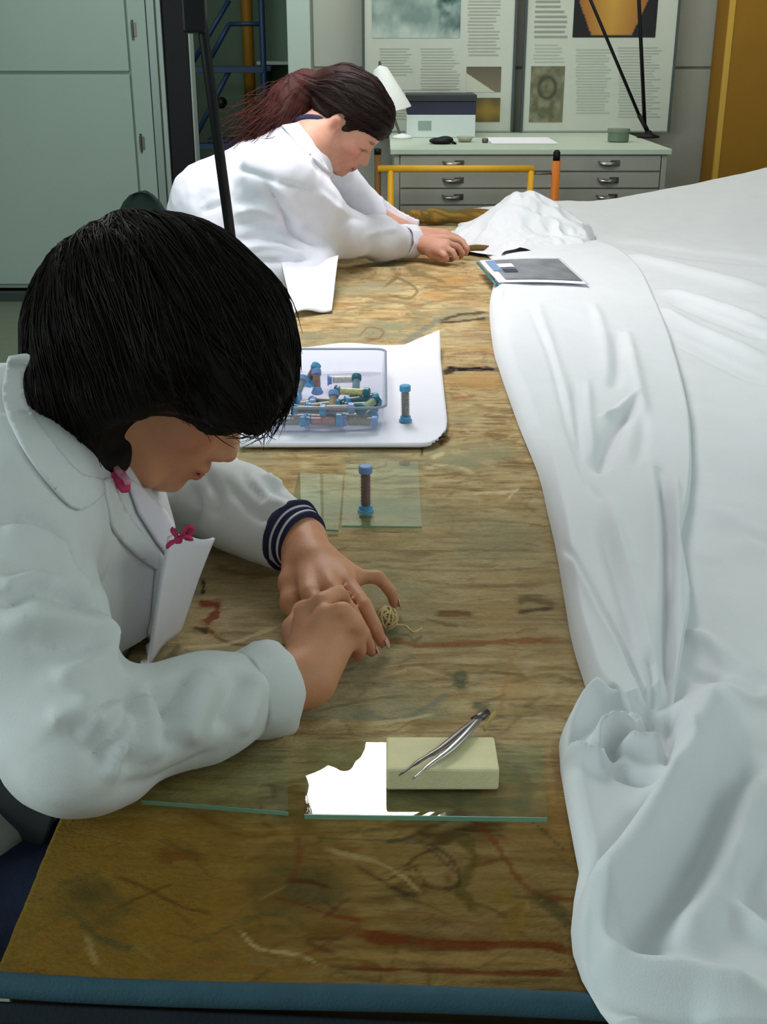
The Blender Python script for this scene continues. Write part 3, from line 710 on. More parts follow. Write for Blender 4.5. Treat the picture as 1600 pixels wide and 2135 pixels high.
for pts, wd, c, a in [
    ([(735, 1950), (850, 1962), (1000, 1970), (1100, 1972), (1200, 1985)], 13, (118, 60, 26), .9), ([(690, 2012), (850, 2022), (1000, 2028), (1210, 2030)], 7, (110, 56, 26), .85),
    ([(690, 1988), (900, 1998), (1100, 2004), (1200, 2008)], 9, (176, 142, 92), .7), ([(700, 2050), (900, 2060), (1200, 2052)], 8, (150, 128, 92), .6),
    ([(600, 1835), (650, 1838), (690, 1848)], 5, BR, .9), ([(570, 1870), (620, 1882), (690, 1905), (760, 1920)], 4, RU, .85),
    ([(500, 1940), (540, 1975), (620, 1990), (680, 2015)], 4, LT, .6), ([(500, 1920), (580, 1905), (640, 1930)], 8, GN, .5), ([(720, 1955), (640, 1960), (700, 1990)], 7, BR, .6),
    ([(870, 1650), (1000, 1720), (1060, 1800), (1110, 1860), (1200, 1880)], 6, RU, .65), ([(960, 1740), (990, 1790), (960, 1850), (1000, 1900)], 14, (96, 86, 40), .7),
    ([(1040, 1850), (1080, 1900), (1060, 1950)], 26, (146, 116, 46), .6), ([(1120, 1870), (1160, 1900), (1190, 1930)], 16, (70, 72, 50), .6),
    ([(840, 1740), (930, 1780), (960, 1840), (900, 1850), (860, 1800)], 5, DK, .55), ([(740, 1800), (820, 1850), (870, 1870)], 5, DK, .5),
    ([(620, 1740), (625, 1790), (610, 1830)], 9, (132, 74, 40), .6), ([(650, 1745), (760, 1750), (900, 1762)], 5, GN, .6), ([(680, 1770), (800, 1800), (880, 1860)], 5, LT, .45),
    ([(240, 1830), (300, 1850), (380, 1890), (440, 1905)], 5, BR, .6), ([(150, 1900), (220, 1960), (300, 1980)], 8, GN, .6), ([(180, 1950), (200, 2010)], 8, LT, .35), ([(280, 1970), (320, 2000)], 8, (176, 150, 92), .5),
    ([(330, 1780), (420, 1790)], 16, (120, 66, 34), .55), ([(120, 1850), (200, 1830), (260, 1900)], 9, GN, .4), ([(330, 1995), (450, 2010), (600, 2015)], 7, (160, 112, 50), .5),
    ([(800, 1330), (900, 1345), (1000, 1340), (1180, 1335)], 7, (140, 92, 58), .8), ([(910, 1280), (985, 1282)], 7, (104, 70, 44), .8), ([(1080, 1255), (1110, 1250), (1160, 1260)], 12, (104, 92, 60), .8), ([(1080, 1275), (1150, 1268)], 6, DK, .7),
    ([(960, 1400), (962, 1440)], 15, (70, 86, 66), .7), ([(985, 1470), (1020, 1480)], 12, (84, 88, 72), .7), ([(750, 1480), (820, 1500), (880, 1480), (930, 1450)], 7, GY, .7), ([(760, 1510), (840, 1500), (900, 1490)], 6, LT, .7), ([(660, 1480), (760, 1460), (860, 1450)], 4, GN, .5),
    ([(1040, 1500), (1060, 1400), (1080, 1340)], 5, (170, 120, 76), .4), ([(1160, 1560), (1165, 1680)], 12, (140, 92, 60), .4), ([(1060, 1600), (1100, 1640), (1080, 1700)], 20, (110, 108, 78), .5), ([(720, 1660), (900, 1670), (1100, 1680)], 16, (96, 98, 70), .5),
    ([(415, 1260), (460, 1262)], 10, (126, 60, 30), .95), ([(425, 1300), (450, 1280), (455, 1262)], 9, (120, 58, 32), .9), ([(405, 1310), (435, 1315)], 8, DK, .9), ([(425, 1210), (422, 1240)], 5, DK, .9),
    ([(430, 1310), (480, 1340), (560, 1345), (620, 1340)], 5, (112, 70, 36), .8), ([(380, 1350), (480, 1340), (590, 1300)], 5, LT, .5), ([(360, 1380), (450, 1370), (560, 1360)], 10, (176, 112, 76), .7), ([(385, 1290), (390, 1330)], 10, (150, 146, 90), .6),
    ([(985, 1030), (1030, 1028), (1080, 1025)], 3.5, LT, .95), ([(1060, 1040), (1085, 1015)], 3, LT, .9), ([(885, 975), (930, 972), (990, 985)], 5, LT, .6), ([(880, 950), (882, 930), (905, 918), (930, 908)], 4, DK, .9), ([(915, 925), (938, 912)], 8, BR, .85), ([(900, 955), (925, 945)], 5, LT, .9),
    ([(930, 768), (980, 769), (1036, 769)], 5, (34, 24, 26), 1), ([(925, 778), (950, 770)], 6, DK, .9), ([(915, 668), (945, 660), (970, 655), (1018, 652)], 4, (92, 70, 50), .9), ([(915, 674), (960, 670), (1018, 662)], 3, DK, .8),
    ([(840, 715), (880, 690), (920, 665)], 8, GY, .7), ([(750, 700), (770, 682), (800, 690), (790, 705), (760, 706)], 3, (150, 84, 52), .7), ([(850, 640), (880, 660), (850, 680)], 6, (150, 140, 110), .5),
    ([(800, 600), (830, 580), (870, 605), (850, 622), (810, 615)], 3.5, (120, 104, 66), .8), ([(850, 570), (900, 578), (930, 590)], 4, (120, 104, 70), .7), ([(880, 600), (930, 598), (980, 605)], 3.5, (132, 104, 62), .7), ([(770, 620), (820, 628), (880, 640)], 4, (150, 110, 66), .6), ([(920, 625), (1000, 618)], 4, (146, 116, 74), .6),
    ([(940, 830), (990, 825)], 4, (168, 104, 72), .7), ([(960, 700), (1030, 705)], 5, (170, 118, 84), .5), ([(950, 860), (1000, 850), (1060, 862)], 5, (150, 128, 74), .5), ([(940, 740), (1000, 735), (1035, 742)], 3.5, (150, 104, 90), .7), ([(1010, 905), (1060, 910)], 5, (130, 108, 66), .7),
    ([(570, 950), (640, 960), (700, 958)], 5, (160, 130, 80), .5), ([(640, 985), (720, 990), (800, 1000)], 3.5, (130, 112, 76), .5), ([(700, 1140), (850, 1150), (1000, 1145), (1140, 1150)], 3.5, (122, 104, 78), .5), ([(760, 1180), (950, 1190), (1150, 1182)], 3, (118, 100, 76), .5), ([(900, 1090), (1020, 1085), (1130, 1095)], 3, (120, 104, 74), .5),
    ([(860, 1210), (1000, 1222), (1160, 1215)], 3, (120, 98, 70), .5), ([(900, 1060), (1000, 1055), (1100, 1062)], 3, (130, 112, 84), .4), ([(450, 1180), (520, 1200), (590, 1195)], 8, (120, 92, 40), .5), ([(820, 1390), (920, 1385), (1040, 1395)], 4, (124, 88, 54), .5), ([(1070, 1420), (1150, 1410), (1210, 1425)], 5, (120, 98, 62), .5)]:
    stroke(pts, wd, c, a)
# scattered small woven figures so the cloth reads as tapestry everywhere
for k in range(170):
    px = random.uniform(20, 1200); py = random.choice([random.uniform(560, 1500), random.uniform(1700, 2070)])
    L = random.uniform(18, 75)*(py/1300+.2); a = random.uniform(-.25, .25) if py < 1600 else random.uniform(-.7, .9)
    pts = [(px, py), (px+L*.5, py+L*a*.5+random.uniform(-5, 5)), (px+L, py+L*a)]
    stroke(pts, random.uniform(1.6, 3.6)*(py/1300+.2), random.choice([BR, (112, 88, 56), GN, (170, 146, 96), (140, 104, 62), (150, 130, 92), DK, (122, 76, 44)]), random.uniform(.25, .55))
kf = np.clip((pyl-1600)/160, 0, 1)[..., None]; Cc *= (1-.36*kf)*np.array([1.04, .95, .72])**kf  # near zone darkened and yellowed, its shade painted into the colour
# narrow worn gold border on the left selvedge
bd_ = np.clip((TX0+.018-X)/.004, 0, 1); blend((112, 92, 40), bd_*.4)
ny = len(ys); idx = np.arange(nx*ny).reshape(nx, ny)
Q = np.stack([idx[:-1, :-1], idx[1:, :-1], idx[1:, 1:], idx[:-1, 1:]], -1).reshape(-1, 4)
tp = empty('tapestry', (.1, 2.4, T), 'old worn woven tapestry in tan, gold and brown spread along the work table', 'tapestry')
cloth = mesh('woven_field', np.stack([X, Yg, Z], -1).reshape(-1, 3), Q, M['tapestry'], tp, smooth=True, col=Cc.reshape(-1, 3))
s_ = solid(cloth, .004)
# fringe and rolled far end
r0, r1 = P(850, 476, T+.02), P(985, 466, T+.02)
roll = bez([(r0.x-.02, 4.10, T+.026), ((r0.x+r1.x)/2, 4.12, T+.03), (r1.x+.3, 4.1, T+.028)], 24)
mb = MB(); mb.tube(roll, [.026+.003*math.sin(i*1.3) for i in range(24)], 16)
rc = np.array([srgb(*random.choice([(150, 118, 56), (120, 88, 40), (100, 90, 50)]))[:3] for _ in mb.v])
mesh('rolled_end', mb.v, mb.f, M['tapestry'], tp, smooth=True, col=rc)
l0 = P(990, 528, T+.008); mb = MB(); mb.tube(bez([l0+Vector((-.05, .0, 0)), l0+Vector((0, .03, .012)), l0+Vector((.07, .02, .008))], 12), .014, 10, flat=.6)
mesh('lifted_edge', mb.v, mb.f, M['tapestry'], tp, smooth=True, col=np.array([srgb(110, 84, 50)[:3]]*len(mb.v)))

# ------------------------------------------------------------------ white linen over the right of the tapestry
def plane_pts(pts, z=T+.02): return [tuple(P(a, b, z)[:2]) for a, b in pts]
bl = [(955, 470), (985, 505), (1030, 545), (1060, 600), (1075, 700), (1110, 800), (1150, 950), (1190, 1100), (1215, 1300), (1262, 1440), (1225, 1475), (1183, 1520), (1168, 1560), (1172, 1620), (1186, 1700), (1203, 1790), (1213, 1840), (1203, 1900), (1197, 1970), (1202, 2020), (1222, 2080), (1262, 2150), (1330, 2235)]
q = plane_pts(bl, T+.004); by = np.array([p[1] for p in q])[::-1]; bx_ = np.array([p[0] for p in q])[::-1]
ysl = [NEAR(.4)-.028]
while ysl[-1] < 4.44: ysl.append(ysl[-1]+max(.0035, .0035*(ysl[-1]/.75)**1.15))
ysl = np.array(ysl); nu = 330; XS = 2.02
drop = np.linspace(.34, 0, 26)[:-1]
rowsY = np.concatenate([np.full(len(drop), ysl[0]), ysl]); rowsD = np.concatenate([drop, np.zeros(len(ysl))])
uu = np.linspace(0, 1, nu)
xb = np.interp(rowsY, by, bx_); xb = xb + rowsD*.55
Xs = xb[None, :] + (XS-xb[None, :])*(uu[:, None]**1.45); Ys = np.repeat(rowsY[None, :], nu, 0)
Ys = Ys + (NEAR(Xs)-NEAR(.4))*np.clip(1-(Ys-.55)/.6, 0, 1)
flat = np.stack([Xs.ravel(), Ys.ravel()], 1)
n2 = lambda a, b, c, o=3: fbm(np.stack([flat[:, 0]*a, flat[:, 1]*b, np.full(len(flat), c)], 1), o)
H = .010 + .004*n2(5, 3, 1) + .0015*n2(26, 22, 2, 2)
near = np.clip((1.5-flat[:, 1])/.5, 0, 1)
H += near*(.012*n2(6, 5, 5, 2)+.006)
items = [   # pixel polyline, half width in m, height in m
 ([(1500, 1440), (1455, 1600), (1385, 1760), (1300, 1890), (1225, 1990)], .020, .050), ([(1560, 1560), (1500, 1680), (1430, 1810), (1330, 1930), (1265, 1990)], .020, -.026),
 ([(1420, 1650), (1340, 1760), (1262, 1860), (1225, 1960)], .010, .016), ([(1355, 1680), (1290, 1770), (1235, 1850)], .009, -.016), ([(1375, 1655), (1330, 1730)], .006, -.012),
 ([(1600, 1600), (1540, 1720), (1480, 1870), (1400, 1990)], .016, .022), ([(1640, 1700), (1590, 1800), (1540, 1900)], .014, -.014),
 ([(1580, 1790), (1568, 1850), (1600, 1900), (1660, 1920)], .008, -.016), ([(1560, 1760), (1545, 1850), (1580, 1930), (1650, 1960)], .010, .014),
 ([(1240, 1995), (1330, 2030), (1450, 2050), (1620, 2075)], .012, .018), ([(1225, 2040), (1330, 2075), (1500, 2100)], .014, -.014),
 ([(1222, 1860), (1206, 1950), (1212, 2040), (1250, 2120)], .007, .018), ([(1240, 1900), (1228, 1980), (1236, 2060)], .007, -.012),
 # rosette of folds
 ([(1262, 1446), (1215, 1482), (1178, 1530), (1176, 1560)], .008, .022), ([(1176, 1562), (1215, 1585), (1262, 1602)], .0055, .020), ([(1200, 1555), (1235, 1570), (1262, 1578)], .006, -.016),
 ([(1330, 1530), (1285, 1528), (1255, 1540), (1248, 1568), (1262, 1592)], .0055, .024), ([(1312, 1550), (1278, 1552), (1270, 1578)], .006, -.028), ([(1278, 1548), (1300, 1556), (1345, 1568), (1385, 1568)], .006, .020),
 ([(1280, 1602), (1330, 1620), (1390, 1630)], .008, -.014), ([(1240, 1470), (1300, 1465), (1345, 1480)], .008, .014), ([(1345, 1480), (1362, 1520), (1350, 1548)], .007, -.020), ([(1300, 1500), (1340, 1508), (1325, 1525)], .006, .010),
 ([(1190, 1600), (1195, 1680), (1212, 1780)], .008, .008), ([(1404, 1490), (1396, 1560), (1402, 1620)], .006, -.020), ([(1425, 1470), (1420, 1560), (1425, 1620)], .009, .014),
 # flat sheet, long soft folds
 ([(1430, 1310), (1500, 1345), (1600, 1420)], .012, .010), ([(1440, 1390), (1520, 1420), (1600, 1450)], .010, -.010), ([(1500, 1400), (1560, 1440), (1620, 1450)], .014, .012),
 ([(1375, 640), (1450, 680), (1600, 742)], .020, .014), ([(1385, 600), (1480, 630), (1600, 670)], .022, .016), ([(1390, 690), (1500, 745), (1600, 790)], .02, -.012), ([(1400, 622), (1600, 700)], .02, -.012),
 ([(1300, 530), (1430, 560), (1600, 600)], .04, .018), ([(1290, 500), (1430, 525), (1600, 545)], .05, -.018), ([(1400, 712), (1440, 715), (1475, 722)], .008, -.012),
 ([(1460, 1180), (1540, 1150), (1600, 1140)], .03, .006), ([(1450, 900), (1540, 960), (1600, 1000)], .03, .006), ([(1480, 1050), (1560, 1100), (1620, 1120)], .02, .005)]
for pts, wd, amp in items:
    pp = np.array(plane_pts([tuple(x) for x in bez(pts, len(pts)*6)])); lo, hi = pp.min(0)-3*wd, pp.max(0)+3*wd
    m = ((flat > lo) & (flat < hi)).all(1); H[m] += amp*crease_amount(flat[m], pp, wd)
H = np.maximum(H, .004)
dist = (flat[:, 0]-np.repeat(xb[None, :], nu, 0).ravel())
H = H*np.sqrt(np.clip(dist/.014, 0, 1)) + .003
far = np.clip((flat[:, 1]-3.2)/1.1, 0, 1)*np.clip((flat[:, 0]-.78)/.62, 0, 1.4); H += .115*far**1.3
H += .03*np.clip((flat[:, 1]-3.9)/.5, 0, 1)*np.clip((flat[:, 0]-.3)/.3, 0, 1)
Zs = T + H - np.repeat(rowsD[None, :], nu, 0).ravel()
dr_ = np.repeat(rowsD[None, :], nu, 0).ravel(); Yf = flat[:, 1] - .012*np.clip(dr_/.05, 0, 1) - .02*dr_*np.sin(flat[:, 0]*22)
nr = len(rowsY); idx = np.arange(nu*nr).reshape(nu, nr)
Q = np.stack([idx[:-1, :-1], idx[1:, :-1], idx[1:, 1:], idx[:-1, 1:]], -1).reshape(-1, 4)
sheet = empty('linen_sheet', (1.0, 2.4, T), 'large white linen sheet covering the right side of the table and tapestry', 'sheet')
SV = np.stack([flat[:, 0], Yf, Zs], 1)
mesh('sheet_cloth', SV, Q, M['linen'], sheet, smooth=True)
# folded-back band along the left edge of the sheet
Lp = [(1042, 545), (1030, 590), (1021, 640), (1028, 720), (1043, 775), (1080, 880), (1122, 985), (1143, 1070), (1161, 1150), (1178, 1250), (1192, 1330), (1212, 1400), (1238, 1465), (1285, 1500), (1330, 1535)]
Rp = [(1235, 512), (1290, 530), (1335, 565), (1372, 640), (1400, 710), (1422, 790), (1438, 870), (1444, 960), (1438, 1050), (1420, 1130), (1432, 1200), (1440, 1260), (1428, 1340), (1412, 1430), (1404, 1520)]
nv, nw = 520, 96
Lw = bez(plane_pts(Lp, T+.006), nv); Rw = bez(plane_pts(Rp, T+.014), nv)
ww = np.linspace(0, 1, nw)
B = Lw[None]*(1-ww[:, None, None]) + Rw[None]*ww[:, None, None]; Bf = B.reshape(-1, 2)
Hb = .036 + .003*fbm(np.stack([Bf[:, 0]*12, Bf[:, 1]*5, Bf[:, 0]*0+3], 1), 3)
bitems = [([(1105, 650), (1150, 760), (1185, 900), (1225, 1010), (1255, 1050)], .006, -.006), ([(1060, 600), (1048, 640), (1050, 700)], .006, -.008), ([(1120, 640), (1160, 760), (1196, 890)], .010, .005),
 ([(1195, 800), (1202, 880), (1212, 960)], .006, -.008), ([(1225, 800), (1230, 900), (1240, 960)], .008, .008), ([(1320, 850), (1288, 890), (1262, 950), (1250, 990)], .014, -.020), ([(1330, 830), (1290, 862), (1255, 880)], .007, .010),
 ([(1285, 700), (1290, 760), (1280, 820)], .012, -.010), ([(1240, 640), (1262, 720), (1270, 800)], .012, .006), ([(1345, 860), (1340, 920), (1325, 980)], .010, -.008), ([(1310, 700), (1330, 800), (1350, 900)], .010, .008),
 ([(1160, 1105), (1215, 1200), (1265, 1300), (1330, 1420), (1345, 1465)], .0035, -.008), ([(1150, 1110), (1200, 1195), (1255, 1300), (1310, 1400)], .006, .005), ([(1270, 1050), (1310, 1200), (1345, 1340), (1368, 1460)], .010, .009), ([(1250, 1100), (1290, 1230), (1330, 1370)], .009, -.006),
 ([(1375, 990), (1392, 1080), (1396, 1200), (1392, 1340), (1395, 1480)], .007, -.018), ([(1360, 960), (1365, 1100), (1372, 1300)], .009, .007), ([(1408, 1000), (1412, 1100), (1415, 1300)], .006, .008),
 ([(1350, 1380), (1360, 1440), (1352, 1480)], .006, -.012)]
for pts, wd, amp in bitems:
    pp = np.array(plane_pts([tuple(x) for x in bez(pts, len(pts)*6)], T+.03)); lo, hi = pp.min(0)-3*wd, pp.max(0)+3*wd
    m = ((Bf > lo) & (Bf < hi)).all(1); Hb[m] += amp*crease_amount(Bf[m], pp, wd)
Wf = np.repeat(ww[:, None], nv, 1).ravel(); Vf = np.repeat(np.linspace(0, 1, nv)[None], nw, 0).ravel()
edge = np.sqrt(np.clip(Wf/.07, 0, 1))*np.clip((1-Wf)/.03, 0, 1)**.5
end = np.sqrt(np.clip(Vf/.015, 0, 1))*np.clip((1-Vf)/.06, 0, 1)
Hb = .004 + np.maximum(Hb-.004, .004)*edge*np.clip(end, .12, 1)
Zb = T+Hb
idx = np.arange(nw*nv).reshape(nw, nv); Qb = np.stack([idx[:-1, :-1], idx[:-1, 1:], idx[1:, 1:], idx[1:, :-1]], -1).reshape(-1, 4)
BV = np.stack([Bf[:, 0], Bf[:, 1], Zb], 1)
mesh('folded_band', BV, Qb, M['linen'], sheet, smooth=True)
# heap of crumpled cloth at the far end
c = PY(1090, 470, 3.72); c = Vector((c.x, 3.72, T))
def heap():
    hw, hd = .23, .30; n = 150; V = []
    uv = np.linspace(-1, 1, n); U, W = np.meshgrid(uv, uv, indexing='ij'); x = c.x+U*hw; y = 3.72+W*hd
    pk = np.exp(-(((U-.05)/.42)**2+((W-.2)/.5)**2))*.085 + np.exp(-(((U+.25)/.5)**2+((W+.1)/.5)**2))*.06 + np.exp(-(((U-.55)/.35)**2+((W-.1)/.6)**2))*.05
    q = np.stack([x.ravel()*14, y.ravel()*12, np.zeros(U.size)], 1)
    rd = (np.abs(fbm(q, 3))*-.035+.010).reshape(U.shape); r = np.sqrt(U**2+W**2); f = np.sqrt(np.clip((1.02+.08*np.sin(6*np.arctan2(W, U))-r)/.12, 0, 1))
    z = T+.012 + (pk*1.0 + rd + .018)*f
    idx = np.arange(n*n).reshape(n, n); Q = np.stack([idx[:-1, :-1], idx[1:, :-1], idx[1:, 1:], idx[:-1, 1:]], -1).reshape(-1, 4)
    keep = (r.ravel()[Q] < 1.12).all(1)
    return np.stack([x, y, z], -1).reshape(-1, 3), Q[keep]
hv, hq = heap(); used = np.unique(hq); mp_ = -np.ones(len(hv), int); mp_[used] = np.arange(len(used))
hp = mesh('cloth_heap', hv[used], mp_[hq], M['linen'], None, smooth=True)
tag(hp, 'crumpled heap of thin white cloth at the far end of the table', 'cloth')
sheetbvh = bvh_of(np.concatenate([SV, BV]), np.concatenate([Q, Qb+len(SV)]))

# printed photograph in a white border on the folded band
pc = empty('printed_photograph', P(1110, 575, T+.04), 'grey printed photograph with a white border lying on the folded linen', 'photograph')
A_, B_, C_, D_ = P(1000, 543, T+.038), P(1168, 538, T+.048), P(1228, 592, T+.044), P(1040, 588, T+.040)
def pcq(u, v, dz=0): return (A_*(1-u)+B_*u)*(1-v) + (D_*(1-u)+C_*u)*v + Vector((0, 0, dz+.003*math.sin(u*3.1)))
def grid(name, u0, u1, v0, v1, dz, m, par, fn=None, n=16):
    V = []; F = []; C = []
    for i in range(n+1):
        for j in range(n+1):
            u = u0+(u1-u0)*i/n; v = v0+(v1-v0)*j/n; V.append(pcq(u, v, dz)); C.append(fn(i/n, j/n) if fn else (.8, .8, .8))
    for i in range(n):
        for j in range(n): k = i*(n+1)+j; F.append((k, k+1, k+n+2, k+n+1))
    return mesh(name, V, F, m, par, smooth=True, col=np.array(C))
solid(grid('mount', 0, 1, 0, 1, 0, M['paper'], pc), .0015)
def ph(u, v):
    n = fbm(np.array([[u*8, v*6, 3]]), 3)[0]; return mixc(lin(96, 100, 110), lin(138, 142, 150), n+.5)
grid('picture', .10, .96, .06, .92, .0015, M['photo'], pc, ph)
grid('blue_margin', .05, .16, .08, .55, .0022, M['bluegrey'], pc)
grid('white_label', .15, .33, .26, .42, .0028, M['paper'], pc)
grid('dark_label', .16, .32, .50, .64, .0028, M['boxdark'], pc)
mb = MB(); e0, e1 = A_+Vector((-.004, 0, -.006)), D_+Vector((-.004, 0, -.008)); mb.tube([e0, (e0+e1)/2, e1], .005, 8, flat=.4); mb.build('dark_edge', M['tealcap'], pc, smooth=True)

# ------------------------------------------------------------------ glass plates
def plate(corners, label, z=T+.004, th=.004, name='glass_plate'):
    pts = [P(a, b, z+th) for a, b in corners]; c = sum(pts, Vector())/4; o = empty(name, (c.x, c.y, z), label, 'glass')
    V = [(p.x, p.y, z) for p in pts]+[(p.x, p.y, z+th) for p in pts]
    mesh('pane', V, [(3, 2, 1, 0), (4, 5, 6, 7), (0, 1, 5, 4), (1, 2, 6, 5), (2, 3, 7, 6), (3, 0, 4, 7)], M['glass'], o)
    a, b = Vector(V[0]), Vector(V[1]); d = (b-a).normalized(); nrm = Vector((d.y, -d.x, 0))
    mb = MB(); a2 = a+nrm*.0002; b2 = b+nrm*.0002
    mb.add([a2, b2, b2+nrm*.0006, a2+nrm*.0006, a2+Vector((0, 0, th)), b2+Vector((0, 0, th)), b2+nrm*.0006+Vector((0, 0, th)), a2+nrm*.0006+Vector((0, 0, th))], [(0, 1, 2, 3), (4, 7, 6, 5), (0, 4, 5, 1), (2, 6, 7, 3), (1, 5, 6, 2), (0, 3, 7, 4)])
    mb.build('ground_edge', M['glass_edge'], o, bevel=0)
    return o
plate([(635, 1697), (1142, 1704), (1130, 1551), (640, 1546)], 'clear glass plate with a green edge under the foam block, mirroring the light', T+.0035, .0042)
plate([(296, 1668), (602, 1692), (596, 1560), (330, 1540)], 'clear glass plate half hidden under the near worker\'s forearm', T+.0035, .0035)
plate([(713, 1095), (880, 1097), (872, 962), (722, 962)], 'small clear glass plate carrying the standing thread vial', T+.0035, .003)
plate([(598, 1100), (706, 1104), (716, 990), (622, 985)], 'small clear glass plate beside the striped cuff', T+.0035, .003)

# foam block and tweezers
zb_ = T+.0085; b0, b1 = P(806, 1648, zb_), P(1040, 1648, zb_); ht = .021
fb0 = P(1020, 1535, zb_+ht)
fo = tag(MB().box((b0.x, b0.y, zb_), (b1.x, fb0.y, zb_+ht)).build('foam_block', M['foam'], bevel=.0022), 'cream foam block on the glass plate, with tweezers lying across it', 'foam block')
tw = empty('tweezers', P(920, 1560, zb_+ht+.003), 'steel tweezers lying open across the cream foam block', 'tweezers')
zt = zb_+ht
hg = P(1003, 1494, zt+.004)
for tp_, sgn in (((832, 1617), 1), ((858, 1627), -1)):
    t_ = P(tp_[0], tp_[1], zt+.0022); mid = P(922 if sgn > 0 else 938, 1558 if sgn > 0 else 1563, zt+.006)
    mid2 = P(965 if sgn > 0 else 975, 1523 if sgn > 0 else 1527, zt+.006)
    mb = MB(); mb.tube(bez([hg, mid2, mid, mid*.5+t_*.5+Vector((0, 0, .001)), t_], 22), [.0035]*6+[.0034]*5+[.003]*3+[.0022]*4+[.0012]*3+[.0006], 10, flat=.45, ref=(0, 0, 1))
    mb.build('arm', M['steel_dark'] if sgn > 0 else M['steel'], tw, smooth=True)
MB().tube([hg+Vector((-.006, -.006, 0)), hg, hg+Vector((.006, .007, .001))], [.0042, .0048, .004], 10, flat=.7).build('joint', M['steel_dark'], tw, smooth=True)
th = bez([P(1010, 1524, zt+.001), P(1022, 1502, zt+.006), P(1035, 1484, zt+.008)], 10)
tag(tube('bone_pin', th, [.0008]+[.0019]*8+[.0008], mat('yellow_bone', srgb(176, 150, 84), .5), None, 8), 'thin curved yellowish pin lying by the hinge of the tweezers', 'pin')

# ------------------------------------------------------------------ paper sheet, tray, vials
def on(px, py, z=T): return P(px, py, z)
pad = empty('paper_pad', on(760, 830, T+.004), 'white sheet of padded paper under the plastic tray, with a curled far corner', 'paper')
A_, B_, C_, D_ = on(500, 925, T+.012), on(938, 925, T+.012), on(916, 716, T+.012), on(520, 722, T+.012)
V = []; F = []; n = 60
for i in range(n+1):
    for j in range(n+1):
        u, v = i/n, j/n; p = (A_*(1-u)+B_*u)*(1-v)+(D_*(1-u)+C_*u)*v
        # rounded near right corner
        cu, cv = max(0, u-.86)/.14, max(0, .20-v)/.20; k = math.hypot(cu, cv)
        if k > 1 and cu > 0 and cv > 0: s = 1/k; p = (A_*(1-(.86+.14*cu*s))+B_*(.86+.14*cu*s))*(1-(.2-.2*cv*s))+(D_*(1-(.86+.14*cu*s))+C_*(.86+.14*cu*s))*(.2-.2*cv*s)
        z = .0025*math.sin(u*9+v*3)*v + .03*max(0, u-.82)/.18*max(0, v-.8)/.2*(1 if u > .82 else 0) + .004*math.sin(u*16)*max(0, v-.9)*10*.5
        V.append(p+Vector((0, 0, z)))
for i in range(n):
    for j in range(n): k = i*(n+1)+j; F.append((k, k+n+1, k+n+2, k+1))
solid(mesh('sheet', V, F, M['paper'], pad, smooth=True), .006)

ZT = T+.0165
def vial(name, label, base, axis, h=.052, r=.0085, thread=(150, 120, 100), cap='bluecap', cap2=None, group=None, spiral=True):
    o = empty(name, base, label, 'vial', group); ax = Vector(axis).normalized(); base = Vector(base)
    MB().lathe([(0, .003), (r*.86, .003), (r*.86, h-.003), (0, h-.003)], base, ax, 18).build('tube', M['plastic'], o, smooth=False)
    tm = mat('thread', srgb(*thread), .85, var=.35, scale=300, stretch=(1, 1, 1))
    mb = MB(); pts = [(0, .0085)]; k = 9
    for i in range(k): pts += [(r*.74, .009+(h-.019)*i/k), (r*.64, .009+(h-.019)*(i+.5)/k)]
    pts += [(r*.7, h-.0105), (0, h-.01)]; mb.lathe(pts, base, ax, 14).build('thread_bundle', tm, o, smooth=True)
    for cpm, a, b, nm in ((cap, h-.009, h+.001, 'cap'), (cap2 or cap, -.001, .007, 'foot_cap')):
        q = [(0, a), (r*.98, a), (r*1.04, a+.001), (r*1.04, b-.0015), (r*.9, b), (0, b)]
        if nm == 'foot_cap': q = [(0, a), (r*1.25, a), (r*1.25, a+.0022), (r*1.0, a+.003), (r*1.0, b), (0, b)]
        MB().lathe(q, base, ax, 18).build(nm, M[cpm], o, smooth=False, bevel=.0003, seg=1)
    return o
v1 = on(763, 1064, T+.008); vial('thread_vial', 'blue-capped vial of red-brown thread standing on the small glass plate', v1, (0, 0, 1), .062, .0088, (118, 78, 72), 'bluecap2', 'bluecap')
v2 = on(846, 876, ZT-.001); vial('thread_vial', 'blue-capped vial of grey-brown thread standing alone on the white paper', v2, (-.02, 0, 1), .058, .0088, (128, 122, 112), 'bluecap')

# tray: rounded open box of clear plastic
tx0, tx1 = on(800, 900, ZT).x-.225, on(800, 890, ZT).x; ty0, ty1 = on(700, 900, ZT).y, on(700, 772, ZT).y
tray = empty('plastic_tray', ((tx0+tx1)/2, (ty0+ty1)/2, ZT), 'clear plastic tray full of thread vials on the white paper', 'tray')
def rring(x0, x1, y0, y1, r, z, k=6):
    out = []
    for cx_, cy_, a0 in ((x1-r, y1-r, 0), (x0+r, y1-r, 90), (x0+r, y0+r, 180), (x1-r, y0+r, 270)):
        for i in range(k+1): a = math.radians(a0+90*i/k); out.append((cx_+r*math.cos(a), cy_+r*math.sin(a), z))
    return out
hT = .036; rings = [rring(tx0+.004, tx1-.004, ty0+.004, ty1-.004, .014, ZT), rring(tx0, tx1, ty0, ty1, .018, ZT+.004), rring(tx0-.003, tx1+.003, ty0-.003, ty1+.003, .02, ZT+hT), rring(tx0-.006, tx1+.006, ty0-.006, ty1+.006, .022, ZT+hT+.001),
         rring(tx0-.006, tx1+.006, ty0-.006, ty1+.006, .022, ZT+hT+.003), rring(tx0-.0005, tx1+.0005, ty0-.0005, ty1+.0005, .018, ZT+hT+.003), rring(tx0+.002, tx1-.002, ty0+.002, ty1-.002, .017, ZT+.005), rring(tx0+.006, tx1-.006, ty0+.006, ty1-.006, .012, ZT+.002)]
